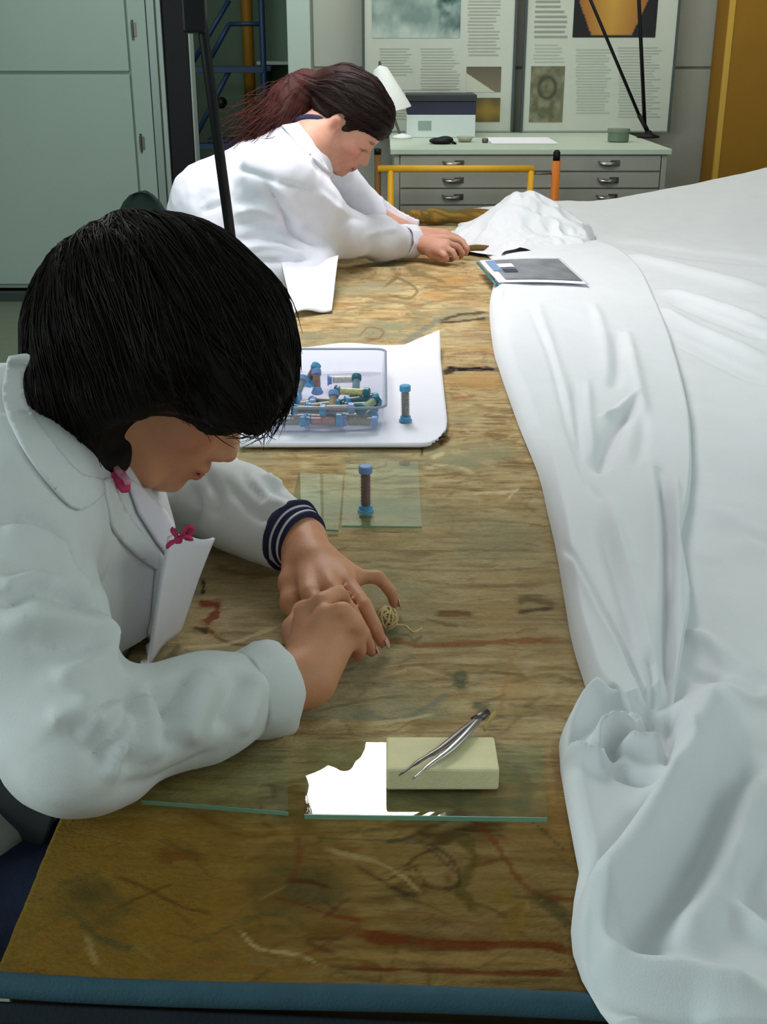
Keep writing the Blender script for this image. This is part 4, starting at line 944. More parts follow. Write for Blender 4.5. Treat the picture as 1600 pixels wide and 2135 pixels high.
m_ = len(rings[0]); V = sum(rings, []); F = [(i*m_+k, i*m_+(k+1) % m_, (i+1)*m_+(k+1) % m_, (i+1)*m_+k) for i in range(7) for k in range(m_)] + [tuple(range(m_-1, -1, -1)), tuple(7*m_+k for k in range(m_))]
mesh('tray_body', V, F, M['plastic'], tray)
rim = MB(); rr = rring(tx0-.004, tx1+.004, ty0-.004, ty1+.004, .021, ZT+hT+.004, 8); rim.tube(rr+[rr[0]], .0022, 8, cap=False); rim.build('rim', M['plastic_rim'], tray, smooth=True)
base = ZT+.003
def lying(px, py, z, ang, tilt=0): 
    p = on(px, py, z); return p, (math.cos(math.radians(ang)), math.sin(math.radians(ang)), tilt)
specs = [ # px, py of one end, height above tray floor, angle, tilt, thread, cap, length, label
 (560, 893, .010, 0, 0, (150, 140, 130), 'bluecap', .056, 'vial of grey thread lying at the near left of the tray under her hair'),
 (634, 893, .010, 0, 0, (200, 122, 124), 'bluecap', .058, 'vial of pink thread lying along the near side of the tray'),
 (716, 893, .010, 0, 0, (160, 138, 118), 'bluecap2', .056, 'vial of beige thread lying at the near right of the tray'),
 (575, 872, .011, 2, 0, (120, 110, 104), 'bluecap2', .054, 'vial of dark grey thread lying in the second row, left end'),
 (640, 872, .011, -2, 0, (150, 112, 96), 'bluecap', .056, 'vial of brown thread lying in the second row of the tray'),
 (712, 870, .011, 5, 0, (176, 160, 130), 'bluecap', .056, 'vial of straw thread lying in the second row, right end'),
 (590, 850, .014, 8, .1, (176, 164, 140), 'bluecap2', .054, 'vial of pale thread lying left of centre in the tray'),
 (640, 850, .020, 14, .05, (182, 150, 110), 'bluecap', .052, 'vial of tan thread lying slanted in the middle of the tray'),
 (735, 848, .016, -12, .1, (60, 118, 108), 'tealcap', .056, 'vial of sea-green thread lying slanted at the right of the tray'),
 (722, 838, .014, 20, .05, (44, 92, 96), 'bluecap', .056, 'vial of dark teal thread beside the right wall of the tray'),
 (690, 868, .014, 82, .9, (178, 152, 112), 'bluecap2', .046, 'vial standing aslant in the middle of the tray with a pale blue cap'),
 (700, 815, .026, -12, 0, (206, 196, 118), 'tealcap', .058, 'vial of pale yellow thread lying on top of the others'),
 (742, 822, .016, 88, .7, (120, 150, 160), 'tealcap', .040, 'vial with a teal cap standing at the far right of the tray'),
 (662, 818, .014, 95, 1.1, (168, 112, 90), 'bluecap2', .042, 'vial of brick-red thread standing at the back of the tray'),
 (618, 828, .016, 70, .8, (150, 150, 150), 'bluecap2', .042, 'vial of silver-grey thread standing at the back left of the tray'),
 (650, 838, .018, -30, .1, (70, 74, 60), 'bluecap2', .050, 'vial of dark olive thread lying behind the slanted tan one'),
 (700, 842, .012, 35, .1, (120, 96, 70), 'tealcap', .050, 'vial of umber thread lying between the teal ones'),
 (600, 806, .014, 15, .1, (200, 184, 150), 'bluecap', .050, 'vial of cream thread lying at the far left of the tray'),
 (778, 868, .012, 80, .25, (96, 130, 140), 'bluecap', .048, 'vial of slate-blue thread lying along the right wall of the tray')]
specs += [(556, 832, .026, -6, .05, (190, 176, 150), 'bluecap', .054, 'vial of ivory thread on top at the left of the tray'),
 (668, 862, .030, 4, 0, (150, 120, 92), 'bluecap2', .052, 'vial of mid-brown thread lying on the upper layer, centre front'),
 (608, 868, .030, -8, 0, (90, 84, 88), 'bluecap', .052, 'vial of charcoal thread lying on the upper layer, left front'),
 (752, 856, .028, 60, .1, (150, 168, 120), 'tealcap', .050, 'vial of light green thread lying across the right of the tray'),
 (684, 792, .012, 5, 0, (214, 206, 190), 'bluecap2', .054, 'vial of off-white thread lying at the back wall of the tray'),
 (640, 800, .022, 60, .8, (110, 70, 60), 'bluecap', .042, 'vial of maroon thread leaning at the back of the tray')]
for px, py, dz, ang, tilt, thc, cp_, L, lab in specs:
    p, ax = lying(px, py, base+dz, ang, tilt); ax = Vector(ax).normalized()
    e = p+ax*L
    if e.x > tx1-.010: p.x -= e.x-(tx1-.010)
    if e.y > ty1-.012: p.y -= e.y-(ty1-.012)
    p.y = max(p.y, ty0+.013); p.x = max(p.x, tx0+.012)
    vial('thread_vial', lab, p, ax, L, .0082, thc, cp_)

# cream wool in the left hand
wc = P(806, 1288, T+.016)
wo = empty('wool_ball', (wc.x, wc.y, T+.002), 'small loose ball of cream wool held by the fingers on the tapestry', 'wool')
mb = MB()
for k in range(46):
    ax = Vector((random.gauss(0, 1), random.gauss(0, 1), random.gauss(0, 1))).normalized(); u = ax.orthogonal().normalized(); v = ax.cross(u); R = random.uniform(.007, .0135)
    pts = [wc + Vector((.9*q.x, 1.15*q.y, .85*q.z)) for q in [(u*math.cos(t)+v*math.sin(t))*R for t in np.linspace(0, 5.6, 18)]]
    mb.tube(pts, .0012, 5)
mb.lathe([(0, -.009), (.007, -.006), (.010, 0), (.007, .006), (0, .009)], wc, n=12)
mb.build('yarn', M['wool'], wo, smooth=True); tag(wo.children[0], kind='stuff')
tube('loose_end', bez([wc+Vector((.008, -.004, -.006)), P(845, 1305, T+.006), P(862, 1318, T+.005), P(880, 1310, T+.005)], 20), .0013, M['wool'], wo, 6)

# ------------------------------------------------------------------ people
def frame(fwd, up, yaw=0, roll=0):
    fwd = Vector(fwd).normalized(); up = Vector(up); up = (up-fwd*up.dot(fwd)).normalized()
    if yaw: q = Matrix.Rotation(math.radians(yaw), 3, 'Z'); fwd = q @ fwd; up = q @ up
    if roll: q = Matrix.Rotation(math.radians(roll), 3, fwd); up = q @ up
    lf = up.cross(fwd); return np.array([tuple(fwd), tuple(lf), tuple(up)]).T
def head(F, C, R, s=1.0):
    C = np.array(C); w = lambda x, y, z: C + s*(R @ np.array([x, y, z]))
    e = lambda c, r, k=.012, op='add': F.ell(w(*c), np.array(r)*s, R, k, op)
    c = lambda a, b, ra, rb, k=.012, op='add': F.cone(w(*a), w(*b), ra*s, rb*s, k, op)
    e((-.012, 0, .03), (.097, .074, .088)); e((.028, 0, -.03), (.062, .058, .075), .03)
    e((.052, 0, .035), (.045, .055, .045), .02)
    c((.078, .028, .016), (.082, -.028, .016), .010, .010, .015)
    for sd in (1, -1):
        c((-.005, sd*.054, -.05), (.062, sd*.030, -.098), .016, .012, .025)
        e((.060, sd*.036, -.024), (.026, .022, .02), .02)
        c((-.004, sd*.052, -.05), (-.004, sd*.056, -.01), .016, .014, .02)
    c((.074, 0, -.102), (.083, 0, -.100), .017, .013, .018)
    e((.078, 0, -.070), (.020, .028, .026), .015)
    for sd in (1, -1):
        e((.097, sd*.035, -.002), (.014, .016, .011), .007, 'sub'); e((.0765, sd*.032, -.003), (.0145, .0145, .0135), .003)
    c((.088, 0, .004), (.112, 0, -.036), .0068, .0092, .009)
    c((.086, 0, -.012), (.097, 0, -.038), .011, .0125, .01); e((.076, 0, -.045), (.023, .032, .032), .012)
    for sd in (1, -1): e((.103, sd*.0095, -.042), (.010, .0065, .0065), .005)
    e((.100, 0, -.0635), (.0085, .021, .0052), .004); e((.0985, 0, -.0745), (.0085, .018, .0062), .004)
    e((.108, 0, -.0688), (.012, .020, .0012), .002, 'sub')
    for sd in (1, -1):
        e((-.010, sd*.079, -.012), (.019, .0085, .032), .004); e((-.003, sd*.089, -.008), (.009, .0075, .019), .004, 'sub')
def finger(F, wr, mcp, pts, r=.0088, k=.0025):
    F.chain([mcp]+list(pts), [r*1.10, r*.98, r*.92, r*.74][:1+len(pts)], k)
def person_mesh(name, F, parent, C, R, base, tips=(), smooth=1):
    V, Q = F.mesh(smooth); N = normals(V, Q)
    col = np.tile(np.array(srgb(*base)[:3]), (len(V), 1)); L = (V-np.array(C)) @ R
    def bl(m, c, a): 
        m = np.clip(m, 0, 1)[:, None]*a; col[:] = col*(1-m) + np.array(srgb(*c)[:3])*m
    g = lambda c, r: np.exp(-(((L-np.array(c))/np.array(r))**2).sum(1))
    for sd in (1, -1):
        bl(g((.070, sd*.042, -.03), (.03, .022, .022)), (208, 112, 98), .5)
        bl(g((.090, sd*.032, -.0095), (.014, .017, .0032))*1.5, (44, 26, 22), .95)
        bl(g((-.003, sd*.086, -.008), (.009, .010, .018))*1.2, (140, 74, 60), .7)  # shade of the ear hollow painted into the skin colour
        bl(g((.092, sd*.032, .020), (.012, .019, .0032))*1.3, (52, 34, 26), .85)
        bl(g((.105, sd*.007, -.0495), (.006, .003, .002))*1.2, (90, 45, 38), .8)
    bl(g((.104, 0, -.069), (.016, .024, .010))*1.3, (166, 70, 66), .8)
    bl(g((.108, 0, -.0688), (.012, .020, .0013)), (80, 30, 28), .9)
    bl(vnoise(V*45)*.5+.2, (190, 120, 92), .25)
    for t in tips:
        d = np.linalg.norm(V-np.array(t), axis=1); bl(np.exp(-(d/.012)**2), (200, 118, 100), .5)
    o = mesh(name, V, Q, M['skin'], parent, smooth=True, col=col); return o, V, Q
def cloth_mesh(name, F, items, m, parent, smooth=1, nz=.003, seed=0, scale=1.6, rid=.0045):
    V, Q = F.mesh(smooth); N = normals(V, Q); b = bvh_of(V, Q)
    V = V + N*(nz*fbm(V*np.array([9, 9, 13])+seed, 3)+nz*.5*fbm(V*32+seed, 2))[:, None]
    q = V @ np.array([[.8, -.4, .45], [.3, .9, .3], [-.5, -.1, .85]]).T
    rg = 1-np.abs(fbm(q*np.array([13, 5, 7])+seed*3+40, 2))*2.4; V = V + N*(rid*(np.clip(rg, -.2, 1)-.5))[:, None]
    V = creases3d(V, N, b, items, scale)
    o = mesh(name, V, Q, m, parent, smooth=True); return o, bvh_of(V, Q)
def hair_mesh(V, Q, C, axis, amp, freq, flow=None):
    """grooves running from the crown outwards"""
    N = normals(V, Q); ax = np.array(Vector(axis).normalized()); u = np.cross(ax, [.1, 1, .2]); u /= np.linalg.norm(u); v = np.cross(ax, u)
    d = V-np.array(C); h = d @ ax; a = np.arctan2(d @ v, d @ u); rad = np.linalg.norm(d, axis=1)
    a2 = a + .35*fbm(V*7, 2)
    q = np.stack([np.cos(a2)*freq, np.sin(a2)*freq, h*6+rad*5], 1)
    g = 1-np.abs(vnoise(q))*2; g2 = vnoise(q*np.array([2.7, 2.7, 1.3])+9)
    return V + N*(amp*(g*.7+g2*.5)+amp*1.2*fbm(V*16, 2))[:, None]

# ======================= near worker =======================
w1 = empty('person', (-.48, 1.12, 0), 'seated person with a dark bob in a pale lab coat, nearest the camera', 'person', None)
C1 = PY(336, 750, 1.13); R1 = frame((.78, 0, -.63), (.63, 0, .78), yaw=-4)
nb = Vector((-.325, 1.125, 1.01)); shR, shL = Vector((-.345, .965, .985)), Vector((-.345, 1.315, .985))
elR, wrR = P(165, 1550, .864), P(640, 1412, .842); elL, wrL = P(400, 1010, .868), P(632, 1128, .852)
F = Field((-.64, .66, .44), (.09, 1.56, 1.30), .0042)
head(F, C1, R1)
def hl(C, R, x, y, z): return Vector(tuple(np.array(C)+R @ np.array([x, y, z])))
F.chain([hl(C1, R1, -.03, 0, -.035), hl(C1, R1, -.030, 0, -.09), nb], [.054, .048, .050], .025)
F.ell((-.37, 1.13, .90), (.08, .14, .10), None, .04); F.ell((-.46, 1.13, .74), (.11, .14, .17), None, .05); F.ell((-.50, 1.13, .57), (.12, .165, .12), None, .05)
F.chain([nb, (shR+Vector((0, .02, .0)))], [.05, .05], .05); F.chain([nb, (shL-Vector((0, .02, .0)))], [.05, .05], .05)
F.chain([shR, elR, wrR], [.050, .034, .0255], .02); F.chain([shL, elL, wrL], [.050, .034, .0255], .02)
def z_(px, py, h): return P(px, py, T+h)
# left hand: palm down, fingers reaching towards the camera-right
F.cone(wrL, z_(650, 1175, .050), .027, .026, .012)
mL = [z_(645, 1238, .050), z_(690, 1222, .056), z_(722, 1212, .053), z_(742, 1203, .046)]
for m in mL: F.cone(z_(640+.25*(project([m])[0][0]-640), 1160, .050), m, .0175, .0112, .007)
F.cone(z_(660, 1190, .047), z_(715, 1208, .047), .017, .014, .012)
fL = [[z_(690, 1285, .046), z_(722, 1325, .030), z_(748, 1352, .012)], [z_(733, 1278, .050), z_(757, 1322, .032), z_(775, 1358, .011)],
      [z_(760, 1262, .046), z_(781, 1306, .029), z_(797, 1340, .011)], [z_(788, 1202, .046), z_(815, 1232, .030), z_(822, 1260, .013)]]
for m, f, r in zip(mL, fL, (.0088, .0090, .0088, .0078)): finger(F, wrL, m, f, r)
F.chain([z_(622, 1165, .044), z_(606, 1215, .036), z_(607, 1258, .026), z_(630, 1290, .018)], [.018, .0125, .0108, .0085], .010)
# right hand: cupped over the left, pinching a needle
F.cone(wrR, z_(655, 1375, .050), .027, .026, .012)
mR = [z_(636, 1276, .078), z_(676, 1284, .084), z_(706, 1305, .076), z_(722, 1334, .060)]
for m, a in zip(mR, (z_(645, 1365, .052), z_(655, 1365, .056), z_(668, 1370, .052), z_(680, 1382, .046))): F.cone(a, m, .0185, .0112, .006)
fR = [[z_(672, 1252, .092), z_(706, 1236, .084), z_(722, 1246, .066)], [z_(715, 1272, .092), z_(738, 1292, .078), z_(738, 1310, .062)],
      [z_(738, 1300, .078), z_(752, 1322, .062), z_(748, 1342, .050)], [z_(742, 1336, .058), z_(752, 1354, .044), z_(744, 1368, .034)]]
for m, f, r in zip(mR, fR, (.0088, .0090, .0088, .0076)): finger(F, wrR, m, f, r)
F.chain([z_(640, 1360, .048), z_(618, 1315, .052), z_(634, 1278, .056), z_(680, 1262, .060)], [.019, .0135, .0112, .0085], .010)
body1, bV, bQ = person_mesh('body', F, w1, C1, R1, (212, 150, 114), [f[-1] for f in fL+fR], 2)
for f in fL+[fR[0]]:
    a_, t_ = Vector(f[-2]), Vector(f[-1]); d_ = (t_-a_).normalized(); u_ = Vector((0, 0, 1)); u_ = (u_-d_*u_.dot(d_)).normalized()
    if u_.z < .2: u_ = Vector((.3, -.6, .7)).normalized(); u_ = (u_-d_*u_.dot(d_)).normalized()
    s_v = d_.cross(u_); mb = MB(); c_ = t_+u_*.0052+d_*.0015; V_ = []; F_ = []
    for i in range(7):
        for j in range(7):
            x_, y_ = (i/6-.5)*2, (j/6-.5)*2; V_.append(c_+s_v*x_*.0042*(1-.12*y_*y_)+d_*y_*.0050+u_*(.0012-.0016*x_*x_-.0008*max(0, y_)**2))
    for i in range(6):
        for j in range(6): k_ = i*7+j; F_.append((k_, k_+1, k_+8, k_+7))
    solid(mesh('fingernail', V_, F_, M['nail'], w1, smooth=True), .0008)
# needle
tag(tube('needle', [z_(722, 1246, .062), z_(735, 1262, .030)], [.0006, .0004], M['steel'], None, 6), 'thin sewing needle pinched in the near worker\'s right hand', 'needle')
# coat
F = Field((-.80, .60, .30), (.02, 1.62, 1.16), .0048)
F.ell((-.355, 1.13, .90), (.125, .18, .145), None, .05); F.ell((-.315, 1.13, .83), (.085, .13, .09), None, .05); F.ell((-.45, 1.13, .75), (.145, .19, .20), None, .06); F.ell((-.53, 1.12, .52), (.17, .23, .18), None, .06)
F.ell((-.445, 1.11, .985), (.085, .16, .075), None, .05)
F.chain([(-.44, 1.12, .93), (-.49, 1.12, .74), (-.57, 1.16, .54)], [.12, .145, .13], .10)
F.chain([nb+Vector((-.03, 0, -.02)), shR], [.066, .073], .06); F.chain([nb+Vector((-.03, 0, -.02)), shL], [.066, .073], .06)
F.chain([shR, shR*.45+elR*.55+Vector((-.02, -.012, .0)), elR], [.078, .069, .053], .045); F.chain([elR, elR*.5+wrR*.5, wrR+(elR-wrR).normalized()*.045], [.053, .045, .038], .03)
F.chain([shL, shL*.5+elL*.5, elL], [.074, .064, .054], .04); F.chain([elL, elL*.5+wrL*.5, wrL+(elL-wrL).normalized()*.022], [.054, .049, .043], .03)
F.ell(np.array(nb)+np.array([.035, 0, .055]), (.06, .062, .09), None, .015, 'sub')
dR = (wrR-elR).normalized(); dL = (wrL-elL).normalized()
F.plane(wrR-dR*.042, dR, lo=tuple(wrR-dR*.0-Vector((.075,)*3)), hi=tuple(wrR+Vector((.075,)*3)))
F.plane(wrL-dL*.018, dL, lo=tuple(wrL-Vector((.07,)*3)), hi=tuple(wrL+Vector((.07,)*3)))
F.plane((0, 0, T+.0055), (0, 0, -1), lo=(-.262, .60, .72), hi=(.02, 1.62, T+.05))
F.plane((-.266, 0, 0), (1, 0, 0), lo=(-.30, .60, .30), hi=(.02, 1.62, T+.004))
ci = [([(-20, 1084), (60, 1080), (110, 1100), (160, 1150), (190, 1215)], .007, -.010), ([(0, 1100), (60, 1098), (105, 1118), (150, 1168)], .010, .005),
 ([(0, 1262), (60, 1228), (130, 1228), (200, 1272)], .010, -.012), ([(0, 1235), (60, 1205), (130, 1205)], .010, .006), ([(0, 1190), (80, 1180), (150, 1190)], .008, -.005),
 ([(0, 1300), (100, 1290), (200, 1310), (240, 1340)], .012, .006), ([(60, 1340), (140, 1350), (220, 1345)], .010, -.005), ([(110, 1420), (180, 1390), (240, 1345)], .010, .006), ([(100, 1500), (160, 1480), (210, 1450)], .010, .005),
 ([(288, 1408), (250, 1438), (192, 1482)], .010, -.009), ([(275, 1440), (235, 1470), (190, 1520)], .010, .006), ([(288, 1425), (255, 1515), (190, 1600)], .010, -.010), ([(285, 1460), (262, 1550), (215, 1625)], .011, .007), ([(292, 1440), (292, 1530), (262, 1620)], .010, -.009),
 ([(305, 1430), (322, 1500), (315, 1590)], .012, .007), ([(318, 1410), (350, 1480), (350, 1560)], .010, -.008), ([(445, 1400), (412, 1470), (375, 1550)], .016, .010), ([(400, 1400), (372, 1450), (350, 1500)], .009, -.007), ([(515, 1395), (490, 1450), (455, 1530)], .013, -.008), ([(550, 1400), (530, 1470), (500, 1540)], .012, .005),
 ([(590, 1400), (600, 1450), (590, 1530)], .006, -.005), ([(240, 1650), (340, 1620), (460, 1570)], .012, -.004), ([(130, 1500), (170, 1560), (240, 1610)], .014, -.006),
 ([(490, 930), (520, 1000), (560, 1040)], .007, -.007), ([(470, 1000), (520, 1060), (560, 1080)], .007, -.007), ([(530, 930), (560, 990), (610, 1020)], .007, .005), ([(560, 1010), (600, 1030), (640, 1035)], .006, -.005), ([(430, 980), (450, 1040), (440, 1080)], .007, -.007), ([(400, 1010), (410, 1060), (400, 1100)], .007, -.006), ([(500, 960), (545, 1020), (600, 1060)], .008, .004),
 ([(165, 1180), (200, 1280), (235, 1380)], .010, .004), ([(190, 1160), (215, 1260), (260, 1380)], .012, -.006)]
coat1, cb1 = cloth_mesh('coat', F, ci, M['coat'], w1, nz=.0022)
# cuffs
def ring_cuff(nm, c, d, r0, L, m, par, th=.0035, flare=.002, rip=.0012, sx=1.0):
    pr = [(r0-th, 0), (r0-.0006, -.0005), (r0+.0006, .002), (r0+flare, L*.5), (r0+flare*1.1, L-.002), (r0+flare*.6, L), (r0-th+flare*.6, L-.001), (r0-th, L*.4), (r0-th, 0)]
    mb = MB().lathe(pr, c, d, 48, sx=sx); V = np.array(mb.v); ctr = np.array(c); 
    V = V + (V-ctr)/(np.linalg.norm(V-ctr, axis=1, keepdims=True)+1e-9)*(rip*vnoise(V*70))[:, None]
    return mesh(nm, V, mb.f, m, par, smooth=True)
ring_cuff('cuff', wrR-dR*.068, dR, .0405, .036, M['coat'], w1, .004, .0035, .003)
cf = ring_cuff('striped_cuff', wrL-dL*.026, dL, .0415, .010, M['navy'], w1, .008)
for o_, mm in ((.0085, 'shirt'), (.0125, 'navy'), (.0185, 'shirt'), (.0215, 'navy')):
    ring_cuff('knit_stripe', wrL-dL*(.026-o_), dL, .0405-o_*.25, .0055 if mm == 'navy' else .004, M[mm], cf, .008, .0006, .0006)
# lapels, collar, shirt
patch('collar', [(18, 742), (62, 740), (48, 790), (60, 850), (112, 925), (165, 985), (214, 1000), (214, 1032), (160, 1062), (95, 1000), (40, 920), (5, 830)], cb1, M['coat'], w1, .004, .0025)
patch('lapel', [(214, 1002), (232, 998), (250, 1040), (275, 1085), (330, 1150), (357, 1182), (345, 1196), (290, 1162), (240, 1110), (228, 1062)], cb1, M['coat'], w1, .006, .003)
patch('lapel', [(262, 992), (300, 1020), (345, 1065), (368, 1105), (358, 1170), (328, 1130), (290, 1070)], cb1, M['shirt'], w1, .009, .0025)
patch('placket', [(330, 1150), (357, 1185), (352, 1260), (312, 1385), (290, 1392), (318, 1290)], cb1, M['coat'], w1, .006, .004)
ch1 = hl(C1, R1, -.01, 0, -.10)
quadpatch('coat_front_flap', PY(352, 1120, 1.02), PY(446, 1120, 1.10), P(374, 1312, T+.012), P(306, 1388, T+.012), M['coat_far'], w1, .004, thick=.003)
quadpatch('coat_skirt', P(0, 1560, .80), P(150, 1640, .76), P(75, 1790, .55), P(-60, 1800, .5), M['darkcoat'], w1, .01, seed=2)
# pink scarf at the neck and pink bow on the lapel
sc = bez([hl(C1, R1, -.03, -.050, -.085), PY(236, 985, 1.05), PY(252, 1000, 1.04), PY(262, 1024, 1.03)], 14)
MB().tube(sc, [.006, .007, .009, .010, .011, .011, .010, .009, .009, .008, .008, .007, .006, .005], 10, flat=.6).build('scarf', M['pink'], w1, smooth=True)
MB().tube([Vector(tuple(p))+Vector((.006, -.006, .004)) for p in sc[4:12]], .0035, 8).build('scarf_fold', M['pinkpale'], w1, smooth=True)
bp = PY(372, 1125, 1.0); h_, n_2 = cast(cb1, 356, 1130); 
bp = PY(372, 1125, .985)
bow = MB(); 
for dx, dz in ((.014, .012), (-.010, -.006), (.012, .002), (-.004, .008)):
    bow.tube(bez([bp, bp+Vector((dx*.7, -.003, dz*.9+.003)), bp+Vector((dx, -.002, dz)), bp+Vector((dx*.5, .001, dz*.2))], 10), [.002, .003, .0036, .004, .004, .004, .0036, .003, .0025, .002], 8, flat=.5)
bow.lathe([(0, -.004), (.0035, -.003), (.004, 0), (.0035, .003), (0, .004)], bp, n=10); bow.build('bow', M['pink'], w1, smooth=True)
# trousers and shoes (under the table)
F = Field((-.80, .80, .0), (.22, 1.50, .66), .011)
F.ell((-.50, 1.13, .54), (.15, .18, .10), None, .04)
for s_y in (1.02, 1.24): F.chain([(-.48, s_y, .52), (-.08, s_y, .53), (-.06, s_y, .12)], [.088, .066, .048], .03)
V, Q = F.mesh(1); mesh('trousers', V, Q, M['jeans'], w1, smooth=True)
for s_y in (1.02, 1.24):
    F = Field((-.16, s_y-.08, -.01), (.20, s_y+.08, .16), .006); F.ell((-.04, s_y, .045), (.06, .042, .045), None, .03); F.ell((.07, s_y, .035), (.09, .042, .035), None, .03); F.cone((-.06, s_y, .06), (-.06, s_y, .11), .045, .045, .02); F.plane((0, 0, .002), (0, 0, -1))
    V, Q = F.mesh(1); mesh('shoe', V, Q, M['black'], w1, smooth=True)
# legs nearer the camera: dark jeans thigh seen left of the table edge
# stool
sto = empty('stool', (-.50, 1.13, 0), 'round padded stool under the near worker, left of the table', 'stool')
MB().lathe([(0, -.05), (.17, -.05), (.185, -.03), (.185, -.012), (.16, 0), (0, .0)], (-.52, 1.13, .455), n=36).build('seat', M['chairgreen'], sto, smooth=True)
tube('column', [(-.52, 1.13, .08), (-.52, 1.13, .41)], .025, M['steel_dark'], sto, 14)
for k in range(5):
    t = 2*math.pi*k/5; e = Vector((-.52+.26*math.cos(t), 1.13+.26*math.sin(t), .05)); tube('leg', [(-.52, 1.13, .10), e], [.022, .015], M['black'], sto)
    MB().lathe([(0, -.012), (.022, -.012), (.025, 0), (.022, .012), (0, .012)], e-Vector((0, 0, .025)), (math.sin(t), -math.cos(t), 0), 14).build('castor', M['black'], sto, smooth=True)

# hair 1: bob
F = Field((-.50, .90, .98), (-.04, 1.34, 1.34), .0032)
def hp1(px, py, y): return PY(px, py, y)
W = lambda x, y, z: tuple(hl(C1, R1, x, y, z))
F.ell(W(-.012, 0, .030), (.120, .100, .104), R1, .03)
F.ell(hp1(318, 680, 1.12), (.118, .106, .086), None, .03)
F.ell(hp1(246, 760, 1.12), (.076, .102, .085), None, .03)
F.ell(hp1(174, 800, 1.12), (.042, .085, .058), None, .03)
F.ell(hp1(190, 880, 1.085), (.042, .055, .040), None, .02)
F.ell(hp1(225, 925, 1.065), (.022, .030, .026), None, .015)
F.ell(hp1(500, 730, 1.10), (.046, .080, .066), None, .03)
F.ell(hp1(530, 815, 1.08), (.026, .060, .034), None, .02)
F.cone(hp1(480, 780, 1.05), hp1(455, 868, 1.035), .034, .010, .02)
F.cone(hp1(330, 760, 1.03), hp1(285, 850, 1.02), .030, .014, .02)
F.cone(hp1(560, 800, 1.06), hp1(530, 882, 1.05), .022, .007, .015); F.cone(hp1(240, 830, 1.03), hp1(205, 965, 1.045), .030, .008, .02)
F.cone(hp1(150, 840, 1.09), hp1(92, 862, 1.10), .030, .010, .02)
# open the face
F.ell(W(.085, -.012, -.068), (.064, .085, .060), R1, .012, 'sub'); F.ell(hp1(318, 950, 1.02), (.055, .07, .036), None, .012, 'sub')
V, Q = F.mesh(2)
V = hair_mesh(V, Q, hp1(270, 560, 1.16), (-.75, .35, .6), .0042, 7.0)
hair1 = mesh('hair', V, Q, M['hair_dark'], w1, smooth=True); hb = bvh_of(V, Q)
def strands(crown, bvh, n, L0, L1, parent, m, seed, r=.0006, droop=.03, stop=None, name='hair_strands'):
    rr = random.Random(seed); mb = MB(); crown = Vector(crown)
    for k in range(n):
        a = rr.uniform(0, 2*math.pi); d = Vector((math.cos(a), math.sin(a), rr.uniform(-.6, .9))).normalized()
        st_ = rr.uniform(.0, .12); p = crown + d*st_ + Vector((0, 0, .02)); pts = []; L = rr.uniform(L0, L1); stp = L/14
        off = rr.uniform(.0005, .0035)
        for i in range(15):
            q = bvh.find_nearest(p)
            if q[0] is None: break
            f = max(0, (i-10)/5.0); n_ = q[1]; tgt = q[0]+n_*off
            p = tgt*(1-f*.8)+p*(f*.8)
            if stop and stop(p): break
            pts.append(p.copy())
            t = d - n_*d.dot(n_)*(1-f); t = t.normalized() if t.length > 1e-4 else d
            t = (t + Vector((0, 0, -droop*(6+8*f))) + Vector((rr.gauss(0, .05), rr.gauss(0, .05), rr.gauss(0, .03)))).normalized(); d = t; p = p + t*stp
        if len(pts) > 4: mb.tube(pts, [r]*(len(pts)-3)+[r*.8, r*.6, r*.3], 4, cap=False)
    o = mb.build(name, m, parent, smooth=True); o['kind'] = 'stuff'; return o
strands(hp1(262, 535, 1.16), hb, 1000, .14, .29, w1, M['hair_dark'], 3, r=.0007, droop=.012,
    stop=lambda p: (lambda l: ((l[0]-.085)/.062)**2+((l[1]+.03)/.11)**2+((l[2]+.070)/.060)**2 < 1)((np.array(p)-np.array(C1)) @ R1) or (p-hp1(318, 950, 1.02)).length < .045)

# ======================= far worker =======================
w2 = empty('person', (-.42, 3.12, 0), 'person with a reddish ponytail in a white coat, bent over the table', 'person', None)
C2 = PY(722, 255, 3.20); R2 = frame((.70, 0, -.71), (.71, 0, .70), yaw=-12)
nb2 = PY(652, 300, 3.17); shR2, shL2 = Vector((-.265, 2.98, 1.075)), Vector((-.20, 3.34, 1.09))
elR2, wrR2 = PY(722, 488, 3.20), P(858, 505, .852); elL2, wrL2 = Vector((-.02, 3.52, .90)), P(880, 500, .85)+Vector((0, .05, 0))
F = Field((-.72, 2.80, .50), (.36, 3.75, 1.42), .0058)
head(F, C2, R2, .98)
F.chain([hl(C2, R2, -.03, 0, -.035), hl(C2, R2, -.045, 0, -.09), nb2], [.055, .052, .058], .025)
F.ell((-.33, 3.13, .98), (.13, .15, .12), Matrix.Rotation(-.5, 3, 'Y'), .04); F.ell((-.42, 3.13, .80), (.13, .15, .17), None, .05); F.ell((-.48, 3.13, .66), (.13, .17, .12), None, .05)
F.chain([nb2, shR2], [.05, .05], .05); F.chain([nb2, shL2], [.05, .05], .05)
F.chain([shR2, elR2, wrR2], [.05, .036, .027], .02); F.chain([shL2, elL2, wrL2], [.05, .036, .027], .02)
def hand2(F, wr, k0, pts4, th):
    for m, f in pts4:
        F.cone(wr, m, .024, .0135, .014); finger(F, wr, m, f, .0095)
    F.chain(th, [.018, .013, .011, .009], .01)
z2 = lambda px, py, h: P(px, py, T+h)
